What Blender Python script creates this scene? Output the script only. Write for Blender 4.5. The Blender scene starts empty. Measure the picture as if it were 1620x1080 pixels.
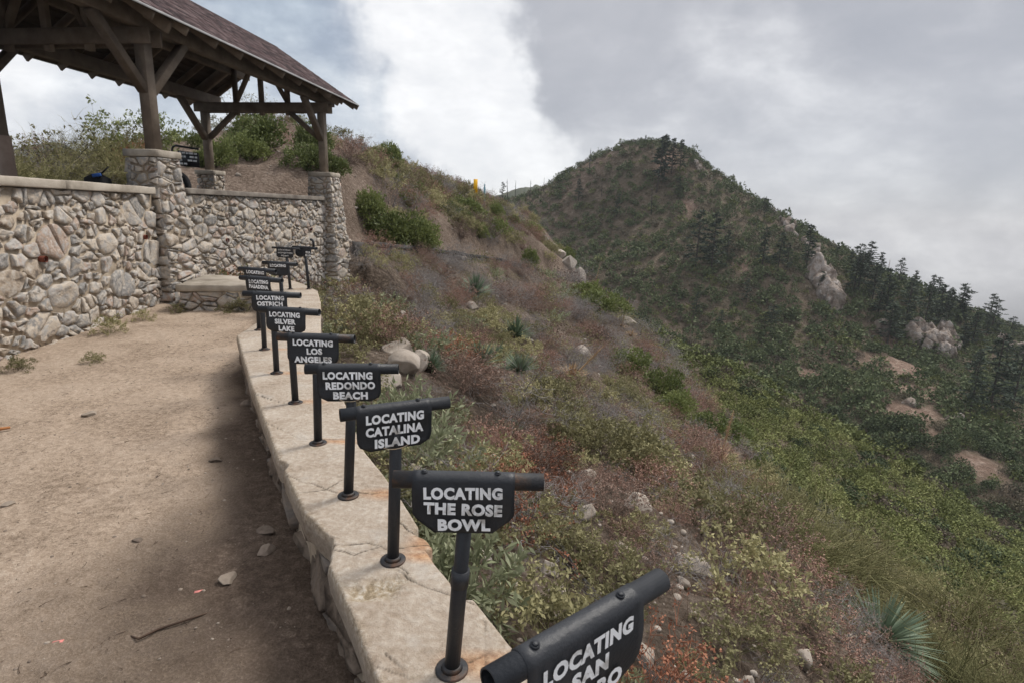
import bpy, math, random
import numpy as np
from mathutils import Vector, Matrix
random.seed(7); RNG = np.random.default_rng(11)
S = bpy.context.scene; COL = S.collection

# ------------------------------------------------------------------ camera
PITCH, ROLL, EYE = math.radians(12.8), math.radians(1.5), 1.7
cam_d = bpy.data.cameras.new('camera'); cam = bpy.data.objects.new('camera', cam_d); COL.objects.link(cam)
cam_d.sensor_width = 36; cam_d.lens = 20.0; cam_d.clip_start = .05; cam_d.clip_end = 20000
f_ = Vector((0, math.cos(PITCH), -math.sin(PITCH))); r0 = Vector((1, 0, 0)); u0 = Vector((0, math.sin(PITCH), math.cos(PITCH)))
u_ = u0*math.cos(ROLL) - r0*math.sin(ROLL); r_ = r0*math.cos(ROLL) + u0*math.sin(ROLL)
M4 = Matrix((r_, u_, -f_)).transposed().to_4x4(); M4.translation = (0, 0, EYE); cam.matrix_world = M4
cam_d.dof.use_dof = True; cam_d.dof.focus_distance = 2.3; cam_d.dof.aperture_fstop = 9
S.camera = cam

# ------------------------------------------------------------------ light, sky, exposure
S.view_settings.view_transform = 'Standard'; S.view_settings.look = 'None'; S.view_settings.exposure = 0.3; S.view_settings.gamma = 1
SUN_EL, SUN_AZ = math.radians(52), math.radians(52)      # sun behind thin cloud, ahead and to the right
sd = bpy.data.lights.new('sun', 'SUN'); sd.energy = 2.8; sd.angle = math.radians(16); sd.color = (1, .95, .88)
so = bpy.data.objects.new('sun', sd); COL.objects.link(so)
sdir = Vector((math.sin(SUN_AZ)*math.cos(SUN_EL), math.cos(SUN_AZ)*math.cos(SUN_EL), math.sin(SUN_EL)))
so.rotation_euler = sdir.to_track_quat('Z', 'Y').to_euler()
W = bpy.data.worlds.new('World'); S.world = W; W.use_nodes = True
wt = W.node_tree; wt.nodes.clear()

class NT:
    """short node-building helper"""
    def __init__(s, tree): s.t = tree
    def n(s, kind, **kw):
        nd = s.t.nodes.new(kind)
        for k, v in kw.items(): setattr(nd, k, v)
        return nd
    def put(s, sock, v):
        if isinstance(v, bpy.types.NodeSocket): s.t.links.new(v, sock)
        elif v is not None: sock.default_value = v
    def math(s, op, a, b=None, c=None, clamp=False):
        nd = s.n('ShaderNodeMath', operation=op, use_clamp=clamp)
        for i, v in enumerate((a, b, c)): s.put(nd.inputs[i], v)
        return nd.outputs[0]
    def mix(s, f, a, b, blend='MIX'):
        nd = s.n('ShaderNodeMix', data_type='RGBA', blend_type=blend, clamp_factor=True)
        s.put(nd.inputs[0], f); s.put(nd.inputs[6], a); s.put(nd.inputs[7], b); return nd.outputs[2]
    def noise(s, vec, scale, detail=4, rough=.55, dist=0.0):
        nd = s.n('ShaderNodeTexNoise'); s.put(nd.inputs['Vector'], vec); nd.inputs['Scale'].default_value = scale
        nd.inputs['Detail'].default_value = detail; nd.inputs['Roughness'].default_value = rough; nd.inputs['Distortion'].default_value = dist
        return nd.outputs['Fac']
    def ramp(s, f, stops, interp='LINEAR'):
        nd = s.n('ShaderNodeValToRGB'); cr = nd.color_ramp; cr.interpolation = interp
        while len(cr.elements) < len(stops): cr.elements.new(.5)
        for e, (p, c) in zip(cr.elements, stops): e.position = p; e.color = (*c, 1) if len(c) == 3 else c
        s.put(nd.inputs[0], f); return nd.outputs[0]
    def step(s, v, a, b):
        nd = s.n('ShaderNodeMapRange', interpolation_type='SMOOTHSTEP'); s.put(nd.inputs[0], v)
        nd.inputs[1].default_value = a; nd.inputs[2].default_value = b; return nd.outputs[0]
    def dot(s, a, b):
        nd = s.n('ShaderNodeVectorMath', operation='DOT_PRODUCT'); s.put(nd.inputs[0], a); s.put(nd.inputs[1], b); return nd.outputs['Value']
    def mapping(s, vec, scale=(1, 1, 1), loc=(0, 0, 0)):
        nd = s.n('ShaderNodeMapping'); s.put(nd.inputs[0], vec); nd.inputs['Scale'].default_value = scale; nd.inputs['Location'].default_value = loc
        return nd.outputs[0]

w = NT(wt)
sky = w.n('ShaderNodeTexSky', sky_type='NISHITA', sun_disc=False, sun_elevation=SUN_EL, sun_rotation=SUN_AZ, altitude=1400)
tc = w.n('ShaderNodeTexCoord').outputs['Generated']
big = w.noise(w.mapping(tc, (1, 1, 1.6)), 2.6, 9, .56, .35)
fine = w.noise(w.mapping(tc, (1, 1, 1.8), (3, 1, 2)), 7.0, 8, .6, .2)
def sdv(az, el):
    a, e = math.radians(az), math.radians(el); return (math.sin(a)*math.cos(e), math.cos(a)*math.cos(e), math.sin(e))
wn_ = w.n('ShaderNodeTexNoise'); w.put(wn_.inputs['Vector'], tc); wn_.inputs['Scale'].default_value = 4.5; wn_.inputs['Detail'].default_value = 5; wn_.inputs['Roughness'].default_value = .6
wa = w.n('ShaderNodeVectorMath', operation='SUBTRACT'); w.put(wa.inputs[0], wn_.outputs['Color']); wa.inputs[1].default_value = (.5, .5, .5)
wb = w.n('ShaderNodeVectorMath', operation='MULTIPLY_ADD'); w.put(wb.inputs[0], wa.outputs[0]); wb.inputs[1].default_value = (.30, .2, .30); w.put(wb.inputs[2], tc); wc = w.n('ShaderNodeVectorMath', operation='NORMALIZE'); w.put(wc.inputs[0], wb.outputs[0]); tcw = wc.outputs[0]
def blob(az, el, r_out, r_in, amp):
    d = w.dot(tcw, sdv(az, el))
    return w.math('MULTIPLY', w.step(d, math.cos(math.radians(r_out)), math.cos(math.radians(r_in))), amp)
def total(lst):
    acc = lst[0]
    for x in lst[1:]: acc = w.math('ADD', acc, x)
    return acc
bright = total([blob(-8.5, 22, 11.5, 2, 1.0), blob(-7.5, 13, 11, 1, .9), blob(-3, 7.5, 8, 2, .6), blob(-14, 23, 8, 2, .3), blob(-38, 5, 9, 2, .6),
                blob(-45, 7, 8, 2, .6), blob(1, 4.5, 7, 1, .5), blob(8, 8, 8, 2, .28), blob(19, 11, 9, 2, .16), blob(-13, 10, 3.5, 1, -.35), blob(-6, 8, 9, 1, .75), blob(0, 7, 7, 1, .35), blob(-22, 20, 8, 2, -.3), blob(9, 18, 11, 2, -.25)])
vfine = w.noise(w.mapping(tc, (1, 1, 2.2), (1, 5, 2)), 16.0, 6, .6, .3)
mixn = w.math('ADD', w.math('MULTIPLY', fine, .65), w.math('MULTIPLY', vfine, .35))
bright = w.math('ADD', bright, w.math('MULTIPLY', w.math('SUBTRACT', big, .5), 1.7))
bright = w.math('ADD', bright, w.math('MULTIPLY', w.math('SUBTRACT', mixn, .5), 1.15))
whitef = w.step(bright, -.25, 1.2)
sx = w.n('ShaderNodeSeparateXYZ'); w.put(sx.inputs[0], tc)
leftf = w.step(sx.outputs[0], .06, -.30)
g_r = w.ramp(w.math('ADD', w.math('MULTIPLY', big, .6), w.math('MULTIPLY', mixn, .4)), [(.34, (.34, .35, .385)), (.5, (.42, .425, .455)), (.64, (.50, .505, .53))])
g_l = w.ramp(w.math('ADD', w.math('MULTIPLY', big, .45), w.math('MULTIPLY', mixn, .55)), [(.36, (.23, .275, .36)), (.48, (.31, .365, .45)), (.55, (.41, .475, .55)), (.64, (.58, .64, .70))])
grey = w.mix(leftf, g_r, g_l)
cloud = w.mix(whitef, grey, w.ramp(mixn, [(.32, (.72, .73, .75)), (.50, (.84, .84, .845)), (.64, (.95, .95, .95))]))
elev = w.step(sx.outputs[2], .42, .85)
cloud = w.mix(elev, cloud, (1.15, 1.15, 1.19, 1))
below = w.step(sx.outputs[2], -.02, -.25)
cloud = w.mix(below, cloud, (.10, .10, .10, 1))
bg_s = w.n('ShaderNodeBackground'); w.put(bg_s.inputs[0], sky.outputs[0]); bg_s.inputs[1].default_value = .08
bg_c = w.n('ShaderNodeBackground'); w.put(bg_c.inputs[0], cloud); bg_c.inputs[1].default_value = 1.0
mx = w.n('ShaderNodeMixShader'); mx.inputs[0].default_value = .93
wt.links.new(bg_s.outputs[0], mx.inputs[1]); wt.links.new(bg_c.outputs[0], mx.inputs[2])
wo = w.n('ShaderNodeOutputWorld'); wt.links.new(mx.outputs[0], wo.inputs[0])

# ------------------------------------------------------------------ mesh helpers
class MB:
    def __init__(s): s.v = []; s.a = []; s.q = []; s.t = []; s.n = 0; s.poly = []
    def add(s, V, quads=None, tris=None, a=.5, poly=None):
        V = np.asarray(V, float).reshape(-1, 3); m = len(V)
        s.v.append(V); s.a.append(np.full(m, a, float) if np.isscalar(a) else np.asarray(a, float))
        if quads is not None and len(quads): s.q.append(np.asarray(quads, int).reshape(-1, 4) + s.n)
        if tris is not None and len(tris): s.t.append(np.asarray(tris, int).reshape(-1, 3) + s.n)
        if poly is not None: s.poly += [[i + s.n for i in p] for p in poly]
        s.n += m; return s
    def hexa(s, c8, a=.5):
        return s.add(c8, [(0, 3, 2, 1), (4, 5, 6, 7), (0, 1, 5, 4), (1, 2, 6, 5), (2, 3, 7, 6), (3, 0, 4, 7)], a=a)
    def beam(s, p0, p1, wd, ht, up=(0, 0, 1), a=.5, bev=.006):
        p0, p1, up = Vector(p0), Vector(p1), Vector(up); d = (p1-p0).normalized()
        x = d.cross(up).normalized(); y = x.cross(d).normalized(); ring = []
        hw, hh, b = wd/2, ht/2, min(bev, wd*.2, ht*.2)
        prof = [(-hw+b, -hh), (hw-b, -hh), (hw, -hh+b), (hw, hh-b), (hw-b, hh), (-hw+b, hh), (-hw, hh-b), (-hw, -hh+b)]
        V = [p0 + x*i + y*j for i, j in prof] + [p1 + x*i + y*j for i, j in prof]
        Q = [(i, (i+1) % 8, 8+(i+1) % 8, 8+i) for i in range(8)]
        return s.add([tuple(v) for v in V], Q, a=a, poly=[list(range(7, -1, -1)), list(range(8, 16))])
    def tube(s, pts, rad, n=8, a=.5, cap=True):
        P = [Vector(p) for p in pts]; rad = [rad]*len(P) if np.isscalar(rad) else rad; V = []
        d0 = (P[1]-P[0]).normalized(); ref = Vector((0, 0, 1)) if abs(d0.z) < .9 else Vector((1, 0, 0)); x = d0.cross(ref).normalized()
        for i, p in enumerate(P):
            d = ((P[min(i+1, len(P)-1)] - P[max(i-1, 0)])).normalized(); x = (x - d*x.dot(d)).normalized(); y = d.cross(x)
            V += [tuple(p + (x*math.cos(2*math.pi*k/n) + y*math.sin(2*math.pi*k/n))*rad[i]) for k in range(n)]
        Q = [(i*n+k, i*n+(k+1) % n, (i+1)*n+(k+1) % n, (i+1)*n+k) for i in range(len(P)-1) for k in range(n)]
        pl = [list(range(n-1, -1, -1)), list(range((len(P)-1)*n, len(P)*n))] if cap else []
        return s.add(V, Q, a=a, poly=pl)
    def merge(s, o, M=None, a=None):
        for i in range(1):
            V = np.concatenate(o.v)
            if M is not None: V = V @ M[:3, :3].T + M[:3, 3]
            A = np.concatenate(o.a) if a is None else np.clip(np.concatenate(o.a)+a, 0, 1)
            s.add(V, np.concatenate(o.q) if o.q else None, np.concatenate(o.t) if o.t else None, A, o.poly)
        return s
    def mesh(s, name, mat, smooth=False, off=(0, 0, 0)):
        V = np.concatenate(s.v) - np.asarray(off, float); me = bpy.data.meshes.new(name)
        q = np.concatenate(s.q) if s.q else np.zeros((0, 4), int); t = np.concatenate(s.t) if s.t else np.zeros((0, 3), int)
        pl = s.poly; pf = np.array([i for p in pl for i in p], int); ps = np.array([len(p) for p in pl], int)
        loops = np.concatenate([q.ravel(), t.ravel(), pf]); sizes = np.concatenate([np.full(len(q), 4), np.full(len(t), 3), ps]).astype(int)
        me.vertices.add(len(V)); me.vertices.foreach_set('co', V.ravel())
        me.loops.add(len(loops)); me.loops.foreach_set('vertex_index', loops.astype(np.int32))
        me.polygons.add(len(sizes)); st = np.concatenate([[0], np.cumsum(sizes)[:-1]]) if len(sizes) else np.zeros(0)
        me.polygons.foreach_set('loop_start', st.astype(np.int32))
        me.update(calc_edges=True); me.validate()
        at = me.attributes.new('v', 'FLOAT', 'POINT'); at.data.foreach_set('value', np.concatenate(s.a).astype(np.float32))
        if smooth: me.polygons.foreach_set('use_smooth', np.ones(len(me.polygons), bool))
        me.materials.append(mat); return me

def tag(o, label=None, cat=None, group=None, kind=None):
    if label: o['label'] = label
    if cat: o['category'] = cat
    if group: o['group'] = group
    if kind: o['kind'] = kind
    return o
def thing(name, label, cat, loc=(0, 0, 0), group=None, rz=0):
    o = bpy.data.objects.new(name, None); COL.objects.link(o); o.location = loc; o.rotation_euler = (0, 0, rz); o.empty_display_size = .1
    return tag(o, label, cat, group)
def obj(name, mb, mat, loc=(0, 0, 0), smooth=False):            # one-mesh thing, world vertices
    o = bpy.data.objects.new(name, mb.mesh(name, mat, smooth, loc)); COL.objects.link(o); o.location = loc; return o
def part(name, mb, mat, parent, smooth=False, base=None):       # a part: world vertices, made local to its thing
    base = (0, 0, 0) if base is None else base
    o = bpy.data.objects.new(name, mb.mesh(name, mat, smooth, base)); COL.objects.link(o); o.parent = parent; return o

def hash2(ix, iy, s=0):
    h = (ix*374761393 + iy*668265263 + s*974634777) & 0xffffffff
    h = ((h ^ (h >> 13))*1274126177) & 0xffffffff
    return ((h ^ (h >> 16)) & 0xffff)/65535.0
def vnoise(x, y, s=0):
    x = np.asarray(x, float); y = np.asarray(y, float); ix = np.floor(x).astype(np.int64); iy = np.floor(y).astype(np.int64)
    fx = x-ix; fy = y-iy; fx = fx*fx*(3-2*fx); fy = fy*fy*(3-2*fy)
    return (hash2(ix, iy, s)*(1-fx)+hash2(ix+1, iy, s)*fx)*(1-fy) + (hash2(ix, iy+1, s)*(1-fx)+hash2(ix+1, iy+1, s)*fx)*fy
def fbm(x, y, s=0, o=4):
    t = 0; am = .5
    for i in range(o): t = t + am*(vnoise(np.asarray(x)*2**i, np.asarray(y)*2**i, s+i)-.5); am *= .5
    return t
def smooth01(x): x = np.clip(x, 0, 1); return x*x*(3-2*x)

class TPS:
    def __init__(s, pts, sc):
        P = np.array(pts, float); s.sc = sc; s.P = P[:, :2]/sc; n = len(P); r = np.linalg.norm(s.P[:, None]-s.P[None], axis=2)
        K = s.phi(r) + np.eye(n)*1e-3; A = np.zeros((n+3, n+3)); A[:n, :n] = K; A[:n, n] = 1; A[:n, n+1:] = s.P; A[n, :n] = 1; A[n+1:, :n] = s.P.T
        s.w = np.linalg.solve(A, np.concatenate([P[:, 2], [0, 0, 0]]))
    @staticmethod
    def phi(r): return np.where(r > 1e-9, r*r*np.log(np.maximum(r, 1e-9)), 0)
    def __call__(s, x, y):
        Q = np.stack([np.ravel(x), np.ravel(y)], 1)/s.sc; out = np.zeros(len(Q)); n = len(s.P)
        for i in range(0, len(Q), 20000):
            q = Q[i:i+20000]; r = np.linalg.norm(q[:, None]-s.P[None], axis=2); out[i:i+20000] = s.phi(r) @ s.w[:n] + s.w[n] + q @ s.w[n+1:]
        return out.reshape(np.shape(x))

# ------------------------------------------------------------------ materials
def base_mat(name):
    m = bpy.data.materials.new(name); m.use_nodes = True; t = NT(m.node_tree); b = m.node_tree.nodes['Principled BSDF']; return m, t, b
def mat_mix(name, cols, wn=.5, wv=.0, wr=.0, scale=4, detail=5, rough=.85, bump=0, bscale=None, spec=.25, transl=0, hue=0, bdist=.02):
    """colour ramp driven by noise, the per-vertex value v and the object's random number"""
    m, t, b = base_mat(name); tc = t.n('ShaderNodeTexCoord').outputs['Object']
    nz = t.noise(tc, scale, detail, .6); at = t.n('ShaderNodeAttribute', attribute_name='v').outputs['Fac']
    rn = t.n('ShaderNodeObjectInfo').outputs['Random']; tot = wn+wv+wr
    nzs = t.step(nz, .25, .75)
    f = t.math('ADD', t.math('ADD', t.math('MULTIPLY', nzs, wn/tot), t.math('MULTIPLY', at, wv/tot)), t.math('MULTIPLY', rn, wr/tot))
    c = t.ramp(f, [(i/(len(cols)-1), x) for i, x in enumerate(cols)])
    if hue:
        h = t.n('ShaderNodeHueSaturation'); t.put(h.inputs['Color'], c)
        t.put(h.inputs['Value'], t.math('ADD', t.math('MULTIPLY', rn, hue), 1-hue/2)); c = h.outputs[0]
    t.put(b.inputs['Base Color'], c); b.inputs['Roughness'].default_value = rough; b.inputs['Specular IOR Level'].default_value = spec
    if bump:
        bn = t.n('ShaderNodeBump'); bn.inputs['Strength'].default_value = bump; bn.inputs['Distance'].default_value = bdist
        t.put(bn.inputs['Height'], t.noise(tc, bscale or scale*6, 6, .65)); t.put(b.inputs['Normal'], bn.outputs[0])
    if transl:
        tr = t.n('ShaderNodeBsdfTranslucent'); t.put(tr.inputs[0], c); ms = t.n('ShaderNodeMixShader'); ms.inputs[0].default_value = transl
        o = m.node_tree.nodes['Material Output']; t.t.links.new(b.outputs[0], ms.inputs[1]); t.t.links.new(tr.outputs[0], ms.inputs[2]); t.t.links.new(ms.outputs[0], o.inputs[0])
    return m

MT = {}
MT['stone'] = mat_mix('granite_rubble', [(.10, .088, .08), (.36, .295, .23), (.46, .42, .37), (.22, .215, .21), (.50, .43, .35), (.38, .365, .345), (.36, .265, .205), (.60, .57, .53)], wn=.42, wv=.95, scale=10, detail=10, bump=.9, bscale=22, rough=.9)
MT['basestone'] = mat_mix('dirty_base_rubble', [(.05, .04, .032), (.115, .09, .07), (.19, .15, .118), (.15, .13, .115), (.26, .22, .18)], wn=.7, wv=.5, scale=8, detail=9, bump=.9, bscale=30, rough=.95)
MT['mortar'] = mat_mix('mortar', [(.22, .175, .128), (.34, .277, .21), (.42, .355, .275)], scale=6, bump=.7, bscale=40, rough=.95)
MT['rock'] = mat_mix('pale_rock', [(.15, .125, .10), (.27, .23, .19), (.37, .325, .28), (.46, .42, .37)], wn=.6, wv=.3, wr=.2, scale=3.5, detail=8, bump=.5, bscale=14, rough=.9)
MT['pebble'] = mat_mix('brown_pebble', [(.07, .055, .042), (.16, .125, .10), (.24, .20, .16), (.33, .285, .24)], wn=.3, wv=.9, scale=30, rough=.95)
MT['cliff'] = mat_mix('cliff_rock', [(.06, .048, .04), (.19, .145, .115), (.27, .225, .19), (.35, .315, .29), (.22, .155, .12)], wn=.85, wv=.3, scale=.5, detail=9, bump=.9, bscale=.9, rough=.95, bdist=.7)
MT['coping'] = mat_mix('coping_concrete', [(.22, .19, .152), (.35, .308, .255), (.44, .395, .335)], scale=2.5, detail=8, bump=.35, bscale=45, rough=.9)
MT['wood'] = mat_mix('weathered_brown_timber', [(.085, .066, .051), (.165, .132, .104), (.26, .215, .17)], wn=.5, wv=.6, scale=4, detail=7, bump=.35, bscale=30, rough=.8)
MT['deck'] = mat_mix('dark_roof_board', [(.035, .028, .023), (.06, .048, .04), (.09, .073, .06)], wn=.3, wv=.7, scale=4, rough=.85)
MT['shingle'] = mat_mix('brown_red_shingle', [(.014, .009, .010), (.036, .022, .023), (.075, .046, .046), (.15, .11, .108)], wn=.35, wv=.7, scale=14, detail=6, bump=.3, bscale=60, rough=.95)
MT['trim'] = mat_mix('metal_drip_edge', [(.25, .25, .25), (.4, .4, .4)], scale=3, rough=.5)
MT['black'] = mat_mix('black_painted_steel', [(.010, .011, .0135), (.017, .019, .023), (.028, .03, .035)], wn=.6, wr=.4, scale=9, detail=8, bump=.2, bscale=60, rough=.48, spec=.4)
MT['rusty'] = mat_mix('black_paint_with_rust', [(.013, .014, .017), (.016, .017, .02), (.03, .022, .018), (.10, .045, .022)], wn=1, scale=16, detail=8, bump=.2, bscale=60, rough=.55, spec=.4)
MT['letter'] = mat_mix('worn_white_paint', [(.35, .33, .3), (.78, .79, .80), (.83, .84, .85), (.85, .86, .87)], wn=1, scale=14, detail=6, rough=.6)
MT['rustpaint'] = mat_mix('bare_worn_metal', [(.35, .2, .08), (.45, .38, .28), (.12, .06, .03)], wn=1, scale=60, rough=.7)
MT['terracotta'] = mat_mix('terracotta_pipe', [(.10, .03, .02), (.22, .07, .045)], scale=20, rough=.8)
MT['blackthing'] = mat_mix('black_cloth', [(.006, .006, .007), (.015, .015, .018)], scale=10, rough=.8)
MT['blue'] = mat_mix('blue_cloth', [(.02, .06, .22), (.04, .12, .4)], scale=10, rough=.8)
MT['plank'] = mat_mix('dark_retaining_board', [(.022, .021, .02), (.05, .047, .045), (.10, .09, .082)], wn=.5, wv=.6, scale=3, detail=7, bump=.4, bscale=18, rough=.9)
MT['yellow'] = mat_mix('yellow_marker_paint', [(.75, .38, .01), (.8, .45, .02)], scale=5, rough=.5)
MT['bluepost'] = mat_mix('blue_grey_marker', [(.12, .24, .3), (.2, .34, .4)], scale=5, rough=.6)
MT['bark'] = mat_mix('bark', [(.025, .02, .017), (.06, .05, .042), (.10, .085, .07)], scale=6, bump=.5, rough=.95)
MT['char'] = mat_mix('burnt_snag', [(.012, .012, .013), (.035, .033, .033), (.09, .08, .075)], wn=.5, wr=.5, scale=1, rough=.95)
MT['paleplank'] = mat_mix('bleached_trunk', [(.2, .14, .11), (.36, .27, .22)], scale=1.5, rough=.95)
MT['greywood'] = mat_mix('grey_dead_twig', [(.10, .09, .085), (.22, .2, .19), (.34, .32, .31)], wn=.3, wv=.6, wr=.3, scale=3, rough=.9)
MT['sage'] = mat_mix('sage_leaf', [(.09, .10, .058), (.185, .205, .115), (.28, .30, .185), (.38, .39, .26)], wn=.2, wv=.8, wr=.25, scale=2, rough=.75, transl=.25)
MT['buck'] = mat_mix('dry_buckwheat', [(.075, .056, .046), (.165, .122, .098), (.25, .172, .135), (.22, .115, .085), (.39, .30, .235)], wn=.15, wv=.65, wr=.55, scale=1.5, rough=.9, hue=.55)
MT['redbuck'] = mat_mix('rust_red_buckwheat', [(.085, .05, .037), (.17, .08, .052), (.25, .105, .062), (.31, .16, .10)], wn=.2, wv=.7, wr=.4, scale=1.5, rough=.9, hue=.4)
MT['olive'] = mat_mix('olive_leaf', [(.085, .08, .042), (.20, .188, .092), (.31, .285, .15), (.43, .37, .21)], wn=.25, wv=.7, wr=.4, scale=2, rough=.8, transl=.2, hue=.5)
MT['wispy'] = mat_mix('wispy_broom', [(.07, .072, .03), (.15, .15, .062), (.23, .215, .10), (.33, .29, .15), (.33, .16, .06)], wn=.2, wv=.8, wr=.25, scale=1, rough=.85, transl=.2, hue=.4)
MT['manz'] = mat_mix('manzanita_leaf', [(.035, .045, .017), (.10, .125, .042), (.20, .23, .08), (.32, .34, .13)], wn=.2, wv=.7, wr=.35, scale=1, rough=.6, transl=.2)
MT['yucca'] = mat_mix('yucca_blade', [(.06, .09, .06), (.12, .165, .105), (.2, .245, .165)], wn=.1, wv=.8, wr=.2, scale=2, rough=.6, transl=.1)
MT['straw'] = mat_mix('straw', [(.2, .13, .07), (.38, .26, .15), (.5, .38, .24)], wn=.2, wv=.8, scale=2, rough=.85)
MT['oak'] = mat_mix('scrub_oak', [(.018, .026, .013), (.05, .07, .033), (.10, .125, .057), (.17, .187, .088)], wn=.15, wv=.6, wr=.5, scale=.5, rough=.8)
MT['greyshrub'] = mat_mix('grey_brown_chaparral', [(.05, .04, .032), (.115, .092, .07), (.145, .13, .085), (.21, .19, .12)], wn=.15, wv=.5, wr=.6, scale=.5, rough=.9)
MT['midshrub'] = mat_mix('green_chaparral', [(.06, .07, .026), (.14, .158, .055), (.22, .235, .085), (.29, .275, .125)], wn=.15, wv=.55, wr=.6, scale=.5, rough=.85)
MT['pine'] = mat_mix('fir_needles', [(.02, .03, .021), (.042, .06, .038), (.08, .10, .06)], wn=.2, wv=.7, wr=.3, scale=.4, rough=.85)
MT['wire'] = mat_mix('old_wire', [(.05, .05, .052), (.11, .105, .10)], scale=8, rough=.6)
MT['twig'] = mat_mix('brown_twig', [(.04, .025, .018), (.10, .065, .045)], scale=8, rough=.9)
MT['pink'] = mat_mix('pink_scrap', [(.5, .16, .14), (.62, .25, .22)], scale=20, rough=.7)

# ------------------------------------------------------------------ plan of the place
A0 = np.array([-6.1, 10.0]); EV = np.array([.126, .992]); NV = np.array([.992, -.126])     # pavilion axes: along the row, outward
def pv(s, d, z): q = A0 + EV*s + NV*d; return (q[0], q[1], z)
STN = [((.55, -.3), (1.0, -.05)), ((.02, .70), (.46, .95)), ((-.35, 1.35), (.03, 1.49)), ((-.48, 1.58), (-.09, 1.68)), ((-.66, 1.88), (-.26, 1.94)), ((-.92, 2.31), (-.49, 2.39)),
       ((-1.24, 2.83), (-.83, 2.98)), ((-2.0, 4.17), (-1.36, 4.25)), ((-2.82, 5.68), (-1.93, 5.6)), ((-2.98, 6.84), (-2.32, 6.75)), ((-3.4, 8.1), (-2.72, 7.95)), ((-4.0, 9.28), (-3.1, 8.95)),
       ((-4.3, 10.0), (-3.62, 9.75)), ((-4.6, 10.5), (-4.2, 10.45))]
SI = np.array([a for a, b in STN]); SO_ = np.array([b for a, b in STN])
def along(poly, ds):
    poly = np.asarray(poly, float); L = np.concatenate([[0], np.cumsum(np.linalg.norm(np.diff(poly, axis=0), axis=1))])
    return L, (lambda s: np.stack([np.interp(s, L, poly[:, k]) for k in range(poly.shape[1])], -1))
def seg_dist(x, y, poly):
    """distance and side (positive = right of travel) to a polyline"""
    x = np.asarray(x, float); y = np.asarray(y, float); best = np.full(x.shape, 1e9); side = np.zeros(x.shape)
    for (ax, ay), (bx, by) in zip(poly[:-1], poly[1:]):
        dx, dy = bx-ax, by-ay; t = np.clip(((x-ax)*dx+(y-ay)*dy)/(dx*dx+dy*dy), 0, 1); qx = ax+t*dx; qy = ay+t*dy
        d = np.hypot(x-qx, y-qy); cr = (x-ax)*dy-(y-ay)*dx; m = d < best-1e-9; best = np.where(m, d, best); side = np.where(m, cr, side)
    return best, np.sign(side)
CPT = pv(6.35, .0, 0)
TRAIL = [(-4.9, 17.2), (-5.1, 19.5), (-4.4, 23.5), (-3.45, 28), (-2.4, 32), (-1.25, 36), (.5, 41), (2.45, 46), (4.6, 52)]
TZ = [.76, .62, .32, -.14, -.61, -1.06, -1.84, -2.83, -4.07]
STEP = [(-5.45, -4), (-5.02, 2.0), (-5.5, 6), (-6.05, 9.7), (-5.62, 13), (-5.25, 16.3)] + TRAIL
LOW = [(0.38,2.90,-0.80),(1.40,3.60,-1.32),(1.68,5.50,-1.66),(3.21,5.60,-2.55),(6.43,8.30,-5.16),(6.64,7.20,-4.94),(6.23,10.00,-5.02),(2.65,11.50,-3.08),(8.01,20.00,-7.41),(-0.11,11.50,-1.73),(-1.55,8.50,-0.57),(-4.49,19.00,-0.57),(-4.38,16.50,-0.93),(-5.35,19.50,-0.11),(-3.50,28.00,-0.89),(-1.32,36.00,-1.89),(2.41,46.00,-3.49),(-0.34,26.00,-2.42),(3.24,32.00,-4.74),(-2.26,18.00,-1.62),(7.16,50.00,-5.34),(9.53,42.00,-7.19),(11.54,34.00,-9.16),(11.14,24.00,-9.97),(10.92,16.00,-8.68),(11.20,12.50,-8.13),(11.29,10.50,-7.76),(-0.38,7.00,-1.44),(0.35,5.00,-1.25),(-1.07,13.50,-1.71)]
LOW += [(.5,1.2,-.55),(.1,1.9,-.5),(-.6,3.2,-.5),(-1.3,5,-.5),(-2.3,8,-.5),(-2.9,9.5,-.55),(-3.6,12,-.75),(18,50,-16),(20,40,-19),(20,30,-20),(19,20,-18),(18,12,-15),(17,6,-14),(12,72,-10),(17,58,-17.5),(20,66,-23),(13,60,-12),(24,58,-27),(28,45,-28),(6,1,-5.0),(1.3,0.5,-1.2),(12,0,-9),(3,-2,-2.5),(-6,5,-.5),(-5,-3,-.5)]
UP = [(-9.18,20.50,2.34),(-11.99,27.00,3.93),(-18.63,34.00,5.0),(-18.12,30.00,4.06),(-18.50,42.00,6.7),(-16.68,43.00,6.9),(-8.78,26.00,3.79),(-6.69,22.50,2.2),(-13.85,44.00,6.5),(-12.29,45.00,5.9),(-10.87,47.00,5.1),(-8.92,50.00,4.5),(-7.21,31.00,2.67),(-5.00,40.00,1.60),(-5.73,30.00,0.19),(-3.63,29.00,-0.05),(-5.9,22.00,0.6),(-0.56,38.00,-1.1),(-2.88,48.00,1.66),(0.33,58.00,0.51),(-5.07,62.00,2.7),(-1.88,68.00,2.0),(1.95,72.00,0.8),(3.84,62.00,-2.49),(2.9,47.00,-2.7)]
UP += [(-7,9,1.42),(-9.5,9,1.42),(-6.5,13,1.42),(-9.5,13,1.42),(-6.2,17,1.42),(-9.5,17.5,1.5),(-12,12,1.6),(-14,17,1.9),(-14,8,1.6),(-20,20,2.0),(-8,2,1.4),(-20,5,1.0),(-30,20,-1),(-30,34,0),(-26,45,0),(-20,62,-1),(-12,70,-3),(-7,85,-6),(2,92,-8),(9,75,-9),(-40,10,-6),(10,60,-7)]
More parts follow.
